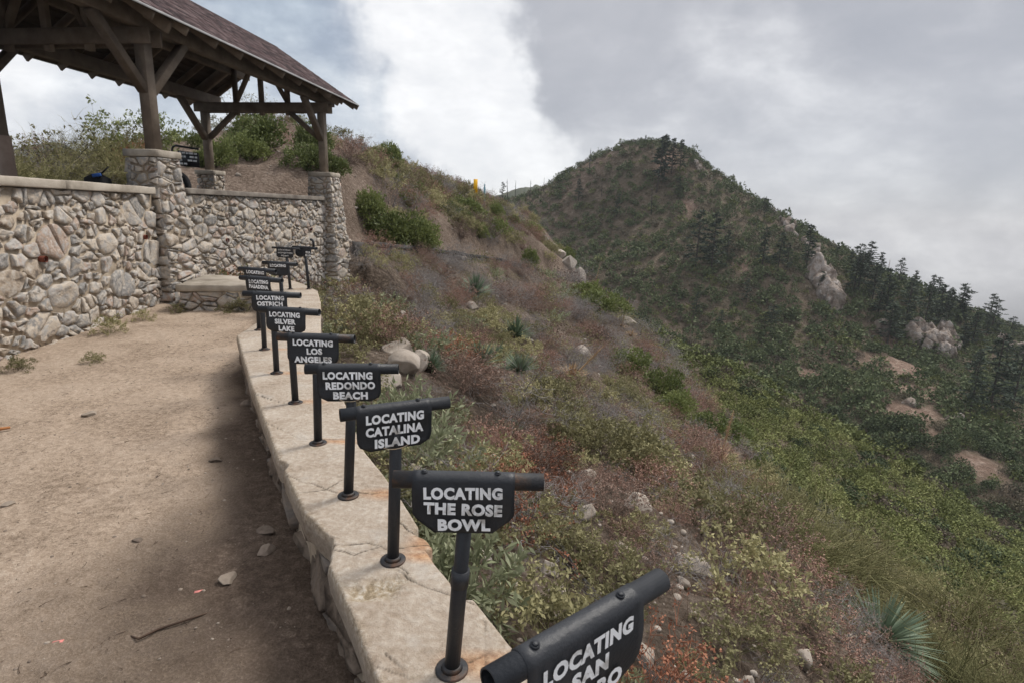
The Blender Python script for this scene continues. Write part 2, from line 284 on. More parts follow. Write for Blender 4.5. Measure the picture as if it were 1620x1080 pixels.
FAR = [(28.34,32.00,-21.83),(37.26,43.00,-25.67),(57.57,68.00,-34.67),(29.58,28.00,-21.21),(39.27,38.00,-25.52),(58.74,58.00,-34.56),(19.01,31.00,-16.98),(27.45,46.00,-20.80),(45.24,78.00,-27.51),(18.94,40.00,-16.96),(30.35,66.00,-21.59),(39.50,92.00,-25.23),(24.19,72.00,-18.69),(33.33,108.00,-23.84),(28.07,132.00,-21.13),(84.15,85.00,-42.84),(78.97,95.00,-41.65),(78.19,112.00,-40.57),(72.98,128.00,-37.60),(66.31,148.00,-36.24),(54.12,165.00,-31.46),(37.98,180.00,-25.35),(18.97,195.00,-20.96),(210.48,230.00,-42.24),(193.85,230.00,-37.38),(178.56,232.00,-31.04),(152.78,235.00,-20.90),(131.55,232.00,-12.19),(101.23,225.00,0.86),(94.83,228.00,3.54),(79.20,245.00,18.41),(72.16,250.00,25.67),(59.69,255.00,30.94),(49.61,258.00,29.72),(39.98,265.00,26.73),(19.71,290.00,16.02),(4.94,320.00,6.41),(54.22,222.00,-0.30),(41.27,200.00,-15.44),(72.46,195.00,-14.17),(86.52,178.00,-18.16),(94.22,168.00,-26.19),(110.17,150.00,-36.48),(124.37,135.00,-41.73),(22.41,240.00,-6.52),(58.39,182.00,-21.43),(107.74,160.00,-35.50),(100.70,125.00,-38.91),(76.08,175.00,-23.96)]
FAR += [(56.6,104,-40),(62.8,82,-44),(64.8,72,-44),(49.3,120,-40),(32.9,156,-34),(20,10,-24),(10,20,-26),(0,30,-26),(0,60,-26),(0,100,-26),(-40,60,-26),(-40,150,-22),(-40,300,0),(70,330,-4),(120,320,-20),(200,310,-70),(300,300,-80),(0,420,-6),(60,20,-36),(90,50,-50),(160,120,-60),(260,200,-62),(30,420,-10)]
tLOW, tUP, tFAR = TPS(LOW, 20.), TPS(UP, 20.), TPS(FAR, 100.)
PATIO = [tuple(p) for p in (SI+SO_)/2]
def h_near(x, y):
    x = np.asarray(x, float); y = np.asarray(y, float)
    d, sgn = seg_dist(x, y, STEP); lo = tLOW(x, y); up = tUP(x, y)
    nz = fbm(x*.35, y*.35, 3, 5)*1.0 + fbm(x*1.6, y*1.6, 9, 5)*.42
    dp, sp = seg_dist(x, y, PATIO)
    amp = smooth01((dp-.3)/3.0)
    lo = lo + nz*amp
    lo = np.where((sp < 0) & (y < 10.6) | (dp < .3), -.45, lo)
    pav = smooth01((np.hypot((x+7.8)/3.2, (y-11)/8)-1)*1.5)
    up = np.where(np.hypot((x+7.8)/3.2, (y-11)/8) < 1, 1.40, up)
    up = up + (nz*.9 + .15)*pav*np.clip((y-6)/10, .15, 1)
    dt, st = seg_dist(x, y, TRAIL); tz = np.interp(y, [p[1] for p in TRAIL], TZ); kt = (1-smooth01((dt-1.0)/2.0))*(y > 16.5)*(y < 54)
    up = up*(1-kt) + (tz-.04)*kt; kl = (1-smooth01((dt-.3)/2.2))*(y > 16.5)*(y < 54); lo = lo*(1-kl) + (tz-.50)*kl
    k = smooth01((d*sgn + .12)/.24)
    return up*(1-k) + lo*k
def h_far(x, y):
    x = np.asarray(x, float); y = np.asarray(y, float); r = np.hypot(x, y)
    return tFAR(x, y) + fbm(x*.035, y*.035, 21, 5)*7*np.clip((r-60)/120, .1, 1) + fbm(x*.2, y*.2, 31, 3)*1.2
def polar_sheet(hfun, b0, b1, nb, r0, r1, nr):
    b = np.radians(np.linspace(b0, b1, nb)); r = np.exp(np.linspace(math.log(r0), math.log(r1), nr))
    X = np.sin(b)[None]*r[:, None]; Y = np.cos(b)[None]*r[:, None]; Z = hfun(X, Y)
    idx = np.arange(nb*nr).reshape(nr, nb); Q = np.stack([idx[:-1, :-1], idx[:-1, 1:], idx[1:, 1:], idx[1:, :-1]], -1).reshape(-1, 4)[:, ::-1]
    return X, Y, Z, Q

# ------------------------------------------------------------------ terrain
m, t, b = base_mat('hillside_soil'); tcn = t.n('ShaderNodeTexCoord').outputs['Object']
att = t.n('ShaderNodeAttribute', attribute_name='v').outputs['Fac']
n1 = t.step(t.noise(tcn, .6, 8, .62), .3, .7); n2 = t.step(t.noise(tcn, 9, 8, .68), .3, .72); n3 = t.noise(tcn, 45, 6, .7)
litter = t.ramp(t.math('ADD', t.math('MULTIPLY', n1, .45), t.math('MULTIPLY', n2, .55)), [(0, (.045, .034, .028)), (.4, (.135, .104, .08)), (.7, (.235, .185, .145)), (1, (.40, .33, .265))])
dirt = t.ramp(t.math('ADD', t.math('MULTIPLY', n1, .3), t.math('MULTIPLY', n2, .7)), [(0, (.09, .066, .052)), (.4, (.235, .175, .135)), (.7, (.32, .25, .20)), (1, (.45, .375, .31))])
t.put(b.inputs['Base Color'], t.mix(att, litter, dirt)); b.inputs['Roughness'].default_value = .95; b.inputs['Specular IOR Level'].default_value = .1
bn = t.n('ShaderNodeBump'); bn.inputs['Strength'].default_value = .9; bn.inputs['Distance'].default_value = .14; t.put(bn.inputs['Height'], t.math('ADD', n2, t.math('MULTIPLY', n3, .6))); t.put(b.inputs['Normal'], bn.outputs[0])
MT['soil'] = m
X, Y, Z, Q = polar_sheet(h_near, -80, 88, 480, .9, 105, 420)
d_, s_ = seg_dist(X, Y, STEP)
bare = np.where(s_ < 0, .35+1.6*(fbm(X*.15, Y*.15, 5, 3)+.12), .12+.9*fbm(X*.3, Y*.3, 6, 3)); bare = np.where((s_ < 0) & (d_ < 1.6) & (Y > 17), .9, bare)
bare = np.where((X < -6.5) & (Y > 18) & (Y < 33), bare+.45, bare)
mb = MB(); mb.add(np.stack([X, Y, Z], -1).reshape(-1, 3), Q, a=np.clip(bare, 0, 1).ravel())
tag(obj('hillside', mb, m, smooth=True), kind='structure')

m, t, b = base_mat('mountain_soil'); tcn = t.n('ShaderNodeTexCoord').outputs['Object']; att = t.n('ShaderNodeAttribute', attribute_name='v').outputs['Fac']
n1 = t.step(t.noise(tcn, .05, 8, .6), .3, .7); n2 = t.step(t.noise(tcn, .6, 8, .7), .3, .7)
litter = t.ramp(t.math('ADD', t.math('MULTIPLY', n1, .5), t.math('MULTIPLY', n2, .5)), [(0, (.05, .046, .03)), (.5, (.105, .088, .06)), (1, (.18, .14, .105))])
dirt = t.ramp(n2, [(0, (.16, .105, .08)), (.5, (.24, .165, .125)), (1, (.34, .26, .21))])
t.put(b.inputs['Base Color'], t.mix(att, litter, dirt)); b.inputs['Roughness'].default_value = .95; b.inputs['Specular IOR Level'].default_value = .1
bn = t.n('ShaderNodeBump'); bn.inputs['Strength'].default_value = .8; bn.inputs['Distance'].default_value = .8; t.put(bn.inputs['Height'], n2); t.put(b.inputs['Normal'], bn.outputs[0])
X, Y, Z, Q = polar_sheet(h_far, -35, 60, 420, 14, 430, 330)
def far_bare(x, y): 
    v = .12 + 1.5*np.clip(fbm(x*.03, y*.03, 44, 4)-.02, 0, 1)
    for cx, cy, r in ((104, 146, 10), (97, 129, 11), (87, 117, 9), (85, 107, 7), (84, 96, 6), (112, 167, 8), (64, 246, 9), (67, 227, 6), (77, 143, 5), (78, 192, 5)): v = v + .8*smooth01(1.2-np.hypot(x-cx, y-cy)/(r*.85)+1.5*fbm(x*.12, y*.12, 77, 3))
    return np.clip(v, 0, 1)
mb = MB(); mb.add(np.stack([X, Y, Z], -1).reshape(-1, 3), Q, a=far_bare(X, Y).ravel())
tag(obj('mountain', mb, m, smooth=True), kind='structure')
# faraway ridges beyond the pavilion and beyond the saddle
def ridge(name, mat, y, xs, zs, dep, zb, seed):
    xs = np.asarray(xs, float); gx = np.linspace(xs[0], xs[-1], 220); top = np.interp(gx, xs, zs); sp = (xs[-1]-xs[0])
    top = top + fbm(gx/sp*9, gx*0, seed, 6)*(np.max(zs)-zb)*.16
    rows = []; k = np.linspace(-1, 1, 40)
    for kk in k: rows.append(np.stack([gx, np.full_like(gx, y+kk*dep), zb+(top-zb)*(1-abs(kk))**.8*(1+.25*fbm(gx/sp*14, gx*0+kk*3, seed+3, 4)*(abs(kk) > .05))], -1))
    P = np.array(rows); idx = np.arange(P.shape[0]*P.shape[1]).reshape(P.shape[:2]); Q = np.stack([idx[:-1, :-1], idx[:-1, 1:], idx[1:, 1:], idx[1:, :-1]], -1).reshape(-1, 4)
    mb = MB(); mb.add(P.reshape(-1, 3), Q); tag(obj(name, mb, mat, smooth=True), kind='structure')
MT['ridge'] = mat_mix('distant_forest', [(.03, .04, .025), (.06, .07, .045), (.09, .09, .06)], scale=.02, detail=8, rough=1)
ridge('distant_hills', MT['ridge'], 1500, [-1910, -1500, -1365, -1270, -1160, -1045, -770], [68, 114, 150, 136, 145, 91, 27], 400, -90, 61)
ridge('saddle_hills', MT['ridge'], 620, [-150, -90, -60, -20, 20, 60, 130], [-15, 8, 28, 20, 30, 22, 0], 150, -60, 71)

# ------------------------------------------------------------------ patio ground
m, t, b = base_mat('sandy_dirt'); tcn = t.n('ShaderNodeTexCoord').outputs['Object']; att = t.n('ShaderNodeAttribute', attribute_name='v').outputs['Fac']
n1 = t.step(t.noise(tcn, 1.3, 7, .6, .4), .3, .7); n2 = t.step(t.noise(tcn, 22, 8, .72), .32, .7); n3 = t.step(t.noise(tcn, 90, 5, .7), .35, .68)
mixv = t.math('ADD', t.math('ADD', t.math('MULTIPLY', n1, .3), t.math('MULTIPLY', n2, .4)), t.math('MULTIPLY', n3, .3))
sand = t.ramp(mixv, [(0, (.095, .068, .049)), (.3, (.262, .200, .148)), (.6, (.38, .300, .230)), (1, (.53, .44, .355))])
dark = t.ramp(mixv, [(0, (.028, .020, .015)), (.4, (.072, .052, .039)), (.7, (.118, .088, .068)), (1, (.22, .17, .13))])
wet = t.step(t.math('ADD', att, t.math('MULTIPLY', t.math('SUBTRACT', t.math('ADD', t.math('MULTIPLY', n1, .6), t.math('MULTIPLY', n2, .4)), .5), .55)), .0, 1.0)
t.put(b.inputs['Base Color'], t.mix(wet, sand, dark)); b.inputs['Roughness'].default_value = .95; b.inputs['Specular IOR Level'].default_value = .12
bn = t.n('ShaderNodeBump'); bn.inputs['Strength'].default_value = .8; bn.inputs['Distance'].default_value = .012; t.put(bn.inputs['Height'], mixv); t.put(b.inputs['Normal'], bn.outputs[0])
ys = np.concatenate([np.arange(-2.5, .8, .12), np.arange(.8, 3.6, .02), np.arange(3.6, 10.3, .04)])
innx = np.interp(ys, SI[:, 1], SI[:, 0]); innx = np.where(ys < -.3, .55+(-.3-ys)*.5, innx); lefx = np.interp(ys, [-4, 2, 9.6, 10.4], [-4.6, -5.0, -6.0, -6.0])
tt = np.linspace(0, 1, 230)[None]; Xg = lefx[:, None]*(1-tt)+(innx[:, None]+.13)*tt; Yg = np.repeat(ys[:, None], 230, 1)
dpi, _ = seg_dist(Xg, Yg, [tuple(p) for p in SI])
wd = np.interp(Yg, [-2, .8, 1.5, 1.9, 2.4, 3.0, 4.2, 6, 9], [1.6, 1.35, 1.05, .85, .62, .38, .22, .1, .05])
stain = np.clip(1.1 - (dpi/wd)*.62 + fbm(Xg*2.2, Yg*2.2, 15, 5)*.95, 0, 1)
Zg = fbm(Xg*.9, Yg*.9, 12, 4)*.05 + fbm(Xg*6, Yg*6, 13, 4)*.034 + fbm(Xg*22, Yg*22, 14, 3)*.012
ddL = np.abs(Xg-lefx[:, None]); Zg = Zg + .05*np.exp(-ddL/.25)
idx = np.arange(Xg.size).reshape(Xg.shape); Q = np.stack([idx[:-1, :-1], idx[:-1, 1:], idx[1:, 1:], idx[1:, :-1]], -1).reshape(-1, 4)
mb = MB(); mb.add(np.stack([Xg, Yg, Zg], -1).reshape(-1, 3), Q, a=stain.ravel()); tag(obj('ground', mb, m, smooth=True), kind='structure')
def patio_z(x, y): return float(fbm(np.array([x*.9]), np.array([y*.9]), 12, 4)[0]*.05 + fbm(np.array([x*6]), np.array([y*6]), 13, 4)[0]*.034)

# ------------------------------------------------------------------ rubble masonry
def clip(poly, nx, ny, c):
    out = []
    for i in range(len(poly)):
        p, q = poly[i], poly[(i+1) % len(poly)]; dp = p[0]*nx+p[1]*ny-c; dq = q[0]*nx+q[1]*ny-c
        if dp <= 0: out.append(p)
        if dp*dq < 0: s = dp/(dp-dq); out.append((p[0]+(q[0]-p[0])*s, p[1]+(q[1]-p[1])*s))
    return out
def rubble(mb, mapf, L, H, size, relief=.05, gap=.014, aspect=1.35, seed=0, big=.5, split=.5):
    """irregular fitted stones over the face mapf(u, v, out); one closed low relief per stone"""
    rg = random.Random(seed); pts = []
    for k in range(int(60*L*H/(size*size))):
        u, v = rg.uniform(0, L), rg.uniform(0, H); r = size*(.42+big*rg.random()**2.2)
        if all(((u-a)/aspect)**2+(v-b_)**2 > ((r+c)*.62)**2 for a, b_, c in pts): pts.append((u, v, r))
    for u, v, r in pts:
        cell = [(0, 0), (L, 0), (L, H), (0, H)]; ang = rg.uniform(-.25, .25)
        for a, b_, c in pts:
            if (a, b_) == (u, v) or abs(a-u) > size*4.2 or abs(b_-v) > size*3.6: continue
            dx, dy = (a-u)/aspect**2, b_-v; D = ((a-u)/aspect)**2+dy*dy; w_ = .5 + (r*r-c*c)*.3/D
            w_ = min(.85, max(.15, w_)); mxu, mxv = u+(a-u)*w_, v+(b_-v)*w_
            cell = clip(cell, dx, dy, dx*mxu+dy*mxv)
            if len(cell) < 3: break
        if len(cell) < 3: continue
        cells = [cell]
        if rg.random() < split:
            cu = sum(p[0] for p in cell)/len(cell); cv = sum(p[1] for p in cell)/len(cell); an = rg.uniform(0, math.pi); nx, ny = math.cos(an), math.sin(an); c0 = cu*nx+cv*ny+rg.uniform(-.25, .25)*r
            cells = [clip(cell, nx, ny, c0), clip(cell, -nx, -ny, -c0)]
        for cell in cells: shard(mb, mapf, cell, L, H, relief, gap, rg)
def shard(mb, mapf, cell, L, H, relief, gap, rg):
        if len(cell) < 3: return
        cu = sum(p[0] for p in cell)/len(cell); cv = sum(p[1] for p in cell)/len(cell)
        out = []
        for i in range(len(cell)):                                   # split edges, round off corners
            p, q = cell[i], cell[(i+1) % len(cell)]; l = math.hypot(q[0]-p[0], q[1]-p[1])
            if l < .02: continue
            out.append((p[0]*.93+q[0]*.07, p[1]*.93+q[1]*.07))
            if l > .12 and L > 1: out.append(((p[0]+q[0])/2+rg.uniform(-.012, .012), (p[1]+q[1])/2+rg.uniform(-.012, .012)))
            out.append((p[0]*.07+q[0]*.93, p[1]*.07+q[1]*.93))
        if len(out) < 3: return
        rad = max(math.hypot(p[0]-cu, p[1]-cv) for p in out); g = gap*rg.uniform(.5, 2.0); h = relief*rg.uniform(.35, 1.35)
        tu, tv = rg.uniform(-.22, .22), rg.uniform(-.22, .22); n = len(out); V = []; cv_ = rg.random()
        def ring(k, hh, jit):
            for p in out:
                dx, dy = p[0]-cu, p[1]-cv; dl = math.hypot(dx, dy)+1e-6; f = max(.12, (dl-g)/dl)*k
                uu, vv = cu+dx*f, cv+dy*f
                if L < 1 and k > .9 and p[0] < .012: uu = -relief*.35
                elif L < 1 and k > .9 and p[0] > L-.012: uu = L+relief*.35
                else: uu = min(max(uu, 0), L)
                V.append(mapf(uu, min(max(vv, 0), H), hh + (tu*dx*f+tv*dy*f)*(hh > 0) + rg.uniform(-jit, jit)))
        ring(1.0, -.03, 0); ring(1.0, h*.6, .003); ring(.955, h*.97, .004); ring(.5, h*1.03, .009)
        V.append(mapf(cu+rg.uniform(-.3, .3)*rad*.6, cv+rg.uniform(-.3, .3)*rad*.4, h*1.03+rg.uniform(-.012, .016)))
        Q = [(r_*n+i, r_*n+(i+1) % n, (r_+1)*n+(i+1) % n, (r_+1)*n+i) for r_ in range(3) for i in range(n)]
        T = [(3*n+i, 3*n+(i+1) % n, 4*n) for i in range(n)]
        mb.add(V, Q, T, a=cv_)
def plane_map(o, uv, vv):
    o, uv, vv = np.array(o, float), np.array(uv, float), np.array(vv, float); n = np.cross(uv, vv); n /= np.linalg.norm(n)
    return lambda u, v, h: tuple(o+uv*u+vv*v+n*h)
def slab(mb, poly, z0, z1, seed=0, step=.12, jit=.006, chip=.0):
    """a cast slab with slightly uneven arrises over a convex outline"""
    rg = random.Random(seed); P = []
    for (x0, y0), (x1, y1) in zip(poly, poly[1:]+poly[:1]):
        k = max(1, int(math.hypot(x1-x0, y1-y0)/step)); P += [(x0+(x1-x0)*i/k, y0+(y1-y0)*i/k) for i in range(k)]
    n = len(P); cx = sum(p[0] for p in P)/n; cy = sum(p[1] for p in P)/n; V = []
    J = [(rg.uniform(-jit, jit), rg.uniform(-jit, jit), rg.uniform(-jit, jit)*.6 - (chip if rg.random() < .08 else 0)) for p in P]
    for zz, ins in ((z0, .008), (z0+.012, 0), (z1-.014, 0), (z1, .014)):
        for p, j in zip(P, J):
            dx, dy = cx-p[0], cy-p[1]; dl = math.hypot(dx, dy); V.append((p[0]+dx/dl*ins+j[0], p[1]+dy/dl*ins+j[1], zz+(j[2] if zz > z1-.02 else 0)))
    Q = [(r_*n+i, r_*n+(i+1) % n, (r_+1)*n+(i+1) % n, (r_+1)*n+i) for r_ in range(3) for i in range(n)]
    return mb.add(V, Q, poly=[list(range(n-1, -1, -1)), list(range(3*n, 4*n))])
def strip_poly(p, q, w0, w1):
    d = np.array(q)-np.array(p); d = d/np.linalg.norm(d); n = np.array([d[1], -d[0]]); p, q = np.array(p), np.array(q)
    return [tuple(p+n*w1), tuple(q+n*w1), tuple(q-n*w0), tuple(p-n*w0)]

# tall wall on the left of the patio
LW0, LW1 = np.array([-4.58, .2]), np.array([-5.98, 9.62]); LD = (LW1-LW0)/np.linalg.norm(LW1-LW0); LL = np.linalg.norm(LW1-LW0)
wl = thing('stone_wall', 'tall granite rubble wall with long concrete coping left of the dirt patio', 'wall', (*LW1, 0))
B = (*LW1, 0)
mb = MB(); rubble(mb, plane_map((*LW0, -.08), (*LD, 0), (0, 0, 1)), LL, 1.91, .215, .024, .022, 1.5, seed=3, big=1.0)
part('stone_facing', mb, MT['stone'], wl, base=B)
mb = MB(); n3 = np.array([LD[1], -LD[0]]); c = [LW0-n3*.012, LW1-n3*.012, LW1-n3*.42, LW0-n3*.42]
mb.hexa([(*p, -.3) for p in c]+[(*p, 1.825) for p in c]); part('mortar_core', mb, MT['mortar'], wl, base=B)
mb = MB(); cuts = [0, 2.9, 5.2, 7.1, LL-.02]
for i in range(4):
    p, q = LW0+LD*(cuts[i]+.004), LW0+LD*(cuts[i+1]-.004); slab(mb, strip_poly(p, q, .46, .075), 1.832, 1.935+.004*i % .007, seed=i, chip=.012)
part('coping', mb, MT['coping'], wl, base=B)
for dist, z in ((6.55, 1.02), (9.05, 1.16)):
    p = LW0+LD*dist; mb = MB(); mb.tube([(*(p-n3*.05), z), (*(p+n3*.06), z)], .038, 10, cap=False); mb.tube([(*(p-n3*.045), z), (*(p-n3*.04), z)], .036, 10)
    part('drain_pipe', mb, MT['terracotta'], wl, base=B)
# back wall under the open pavilion
bw = thing('stone_wall', 'rubble stone wall with timber-grey coping carrying the open side of the pavilion', 'wall', pv(3.2, .12, 0)); B = pv(3.2, .12, 0)
mb = MB(); rubble(mb, plane_map(pv(.3, .13, -1.25), (*EV, 0), (0, 0, 1)), 5.75, 3.12, .20, .024, .02, 1.55, seed=8, big=.75)
part('stone_facing', mb, MT['stone'], bw, base=B)
mb = MB(); c = [pv(.2, .118, 0), pv(6.1, .118, 0), pv(6.1, -.3, 0), pv(.2, -.3, 0)]
mb.hexa([(p[0], p[1], -1.6) for p in c]+[(p[0], p[1], 1.86) for p in c]); part('mortar_core', mb, MT['mortar'], bw, base=B)
mb = MB(); slab(mb, [pv(.45, .2, 0)[:2], pv(5.95, .2, 0)[:2], pv(5.95, -.34, 0)[:2], pv(.45, -.34, 0)[:2]], 1.868, 1.965, seed=9, chip=.01)
part('coping', mb, mat_mix('aged_grey_coping', [(.12, .10, .085), (.2, .175, .15), (.27, .24, .205)], scale=3, detail=8, bump=.4, bscale=40), bw, base=B)
for s, z in ((1.55, 1.0), (5.1, 1.13)):
    mb = MB(); mb.tube([pv(s, .08, z), pv(s, .18, z)], .042, 10, cap=False); mb.tube([pv(s, .085, z), pv(s, .09, z)], .04, 10); part('drain_pipe', mb, MT['terracotta'], bw, base=B)
# stone piers: square, rubble on four faces, slab on top
def pier(s, d, z0, z1, half, flare, label, seed, capw, size=.26):
    B = pv(s, d, z0); t = thing('stone_pier', label, 'pier', B); ms = MB(); mm = MB()
    cs = [(-1, -1), (-1, 1), (1, 1), (1, -1)]            # (s, d): walk so that faces look outward
    def cor(i, z):
        k = 1 + flare*(max(0, (z1-z))/(z1-z0))**1.3; a, b_ = cs[i % 4]; return np.array(pv(s+a*half*(k if True else 1), d+b_*half*k, z))
    for i in range(4):
        def mf(u, v, h, i=i):
            z = z0+v; p, q = cor(i, z), cor(i+1, z); n = np.cross(q-p, (0, 0, 1)); n = n/np.linalg.norm(n)
            return tuple(p+(q-p)*(u/(2*half))+n*h)
        rubble(ms, mf, 2*half, z1-z0, size, .05, .018, 1.35, seed+i, .6)
        mm.add([cor(i, z0), cor(i+1, z0), cor(i+1, (z0+z1)/2), cor(i, (z0+z1)/2), cor(i+1, z1), cor(i, z1)], [(0, 1, 2, 3), (3, 2, 4, 5)])
    part('stone_body', ms, MT['stone'], t, base=B); part('mortar_core', mm, MT['mortar'], t, base=B)
    mb = MB(); slab(mb, [pv(s+a*capw, d+b_*capw, 0)[:2] for a, b_ in cs][::-1], z1+.004, z1+.118, seed=seed, jit=.003); part('cap_slab', mb, MT['coping'], t, base=B); return t
pier(0, -.03, -.1, 2.43, .24, .7, 'nearest and largest stone pier at the inner corner of the two rubble walls', 20, .30, .2)
pier(6.35, 0, -1.6, 2.5, .29, 1.15, 'far corner stone pier with buttress foot flaring down onto the hillside', 30, .32, .2)
pier(6.35, -3.4, 1.35, 2.5, .22, 0, 'short stone pier behind the back wall coping, under the inner far column', 40, .28, .19)

# ------------------------------------------------------------------ sign parapet (cap modelled with cracks, pits, stains) and bench
LS, fI = along(SI, 0); 
ss = np.concatenate([np.arange(0, 1.0, .05), np.arange(1.0, 4.0, .008), np.arange(4.0, LS[-1], .03)]); kk = np.linspace(0, 1, 64)
gi = np.stack([np.interp(ss, LS, SI[:, 0]), np.interp(ss, LS, SI[:, 1])], 1); go = np.stack([np.interp(ss, LS, SO_[:, 0]), np.interp(ss, LS, SO_[:, 1])], 1)
ci = fbm(ss*5, ss*0, 80, 4)*.010; co = fbm(ss*4, ss*0, 84, 4)*.012
dirv = (go-gi)/np.linalg.norm(go-gi, axis=1)[:, None]
def bite(y0, w_, d): return d*np.clip(1-np.abs(gi[:, 1]-y0)/w_, 0, 1)**.7*(1+.6*fbm(ss*30, ss*0, 88, 2))
ci = ci + bite(2.06, .17, .055) + bite(2.72, .05, .03); co = co + bite(2.05, .04, .03) + .03*(np.abs(gi[:, 1]-1.78) < .16)
gi = gi + dirv*ci[:, None]; go = go - dirv*co[:, None]
PX = gi[:, None, 0]*(1-kk)+go[:, None, 0]*kk; PY = gi[:, None, 1]*(1-kk)+go[:, None, 1]*kk
def poly_mask(lines, wdt):
    m_ = np.zeros_like(PX)
    for ln in lines:
        d, _ = seg_dist(PX + fbm(PX*11, PY*11, 90, 4)*.035, PY + fbm(PX*11, PY*11, 95, 4)*.035, ln); m_ = np.maximum(m_, np.clip(1-d/wdt, 0, 1))
    return m_
SIGNS = {   # post foot, top centre, tube direction, tube length, words, plate half width, corner style, label
 'a': ((.14, .87), (.142, .862, 1.0), (.318, .255), .42, ['LOCATING', 'SAN', 'PEDRO'], .14, 0, 'tilted black sighting tube sign in the bottom foreground reading LOCATING SAN PEDRO'),
 'b': ((-.15, 1.40), (-.106, 1.397, 1.0), (.394, .004), .40, ['LOCATING', 'THE ROSE', 'BOWL'], .135, 1, 'black sighting tube sign reading LOCATING THE ROSE BOWL with chamfered plate corners'),
 'c': ((-.43, 1.92), (-.41, 1.945, 1.0), (.349, .163), .395, ['LOCATING', 'CATALINA', 'ISLAND'], .135, 0, 'black sighting tube sign reading LOCATING CATALINA ISLAND'),
 'd': ((-.74, 2.41), (-.705, 2.43, 1.005), (.402, .039), .405, ['LOCATING', 'REDONDO', 'BEACH'], .138, 0, 'black sighting tube sign reading LOCATING REDONDO BEACH'),
 'e': ((-1.08, 3.0), (-1.06, 3.0, 1.01), (.444, -.011), .42, ['LOCATING', 'LOS', 'ANGELES'], .14, 0, 'black sighting tube sign reading LOCATING LOS ANGELES'),
 'f': ((-1.46, 3.67), (-1.47, 3.68, 1.03), (.48, -.08), .43, ['LOCATING', 'SILVER', 'LAKE'], .14, 0, 'black sighting tube sign reading LOCATING SILVER LAKE'),
 'g': ((-1.87, 4.36), (-1.865, 4.36, 1.03), (.487, -.02), .45, ['LOCATING', 'OSTRICH', 'FARM'], .14, 0, 'black sighting tube sign reading LOCATING OSTRICH FARM'),
 'h': ((-2.29, 5.11), (-2.285, 5.13, 1.05), (.63, -.22), .47, ['LOCATING', 'PASADENA'], .14, 0, 'black sighting tube sign reading LOCATING PASADENA'),
 'i': ((-2.71, 5.95), (-2.68, 5.95, 1.04), (.681, -.26), .49, ['LOCATING'], .15, 0, 'black sign behind the PASADENA one, only its worn word LOCATING showing above it'),
 'j': ((-2.79, 6.8), (-2.79, 6.8, 1.03), (.566, -.15), .47, ['LOCATING'], .14, 0, 'black sign showing only a white LOCATING, its tube just under the INSPIRATION POINT plate'),
 'k': ((-3.57, 9.05), (-3.60, 9.05, 1.05), (.73, -.27), .55, ['LOCATING', 'INSPIRATION', 'POINT'], .17, 0, 'far black sign in thin widely spaced letters reading LOCATING INSPIRATION POINT'),
 'l': ((-3.30, 9.12), (-3.33, 9.12, 1.06), (.74, -.25), .46, ['', 'STA', 'ELLA'], .15, 0, 'farthest black sign, half hidden, with an elbow pipe rising from its tube'),
}
feet = [v[0] for v in SIGNS.values()]
cracks = [[(-.70, 2.02), (-.56, 2.03), (-.46, 1.99), (-.30, 2.03)], [(-.67, 1.99), (-.58, 1.955), (-.50, 2.0)], [(-.40, 1.86), (-.30, 1.78), (-.1, 1.69)], [(-1.14, 2.62), (-.95, 2.52), (-.8, 2.44), (-.52, 2.45)],
          [(-.99, 2.42), (-.86, 2.47), (-.82, 2.56)], [(-.36, 1.40), (-.25, 1.37), (-.15, 1.385), (-.05, 1.47), (.0, 1.52)], [(-.35, 1.45), (-.28, 1.40)], [(-.45, 1.93), (-.36, 1.84)], [(-1.5, 3.3), (-1.2, 3.06), (-.9, 3.06)], [(-1.9, 3.9), (-1.5, 3.64)],
          [(-.05, 1.42), (-.07, 1.6)], [(-.5, 2.22), (-.42, 2.14), (-.3, 2.05)]]
crk = poly_mask(cracks, .005)*np.clip(.55+2.6*fbm(PX*6, PY*6, 91, 3), .1, 1); crw = poly_mask(cracks, .03)
pit = np.clip(1.25-np.hypot((PX+.465-.35*(PY-1.75))/.105, (PY-1.755)/.075)+fbm(PX*18, PY*18, 97, 3)*1.1, 0, 1); pit = smooth01(pit*1.3)*.85
rust = np.zeros_like(PX); damp = np.zeros_like(PX)
for fx, fy in feet:
    dx, dy = PX-fx, PY-fy; rust = np.maximum(rust, np.clip(1.15-np.hypot((dx-.11)/.17, (dy-.03)/.055)+fbm(PX*9, PY*9, 99, 3)*1.2, 0, 1)*.9)
    damp = np.maximum(damp, np.clip(1-np.hypot(dx, dy)/.1, 0, 1))
edge = np.minimum(kk, 1-kk)[None]*np.linalg.norm(go-gi, axis=1)[:, None]
rust = np.maximum(rust, np.clip(1.1-np.hypot((PX+.33)/.10, (PY-2.02)/.1)+fbm(PX*9, PY*9, 101, 3)*1.2, 0, .8))
zt = .40 + fbm(PX*3, PY*3, 70, 3)*.008 + fbm(PX*20, PY*20, 73, 3)*.0015 - crk*.006 - crw*.0012 - pit*(.022+.02*fbm(PX*30, PY*30, 75, 3)) - .007*np.clip(1-edge/.012, 0, 1)**2
pw = thing('parapet', 'low curving parapet with pale cracked rust-stained concrete top carrying the row of signs', 'wall', (-.9, 2.4, 0)); B = (-.9, 2.4, 0)
m, t, b = base_mat('stained_concrete'); tcn = t.n('ShaderNodeTexCoord').outputs['Object']
aR = t.n('ShaderNodeAttribute', attribute_name='rust').outputs['Fac']; aC = t.n('ShaderNodeAttribute', attribute_name='v').outputs['Fac']; aP = t.n('ShaderNodeAttribute', attribute_name='pit').outputs['Fac']
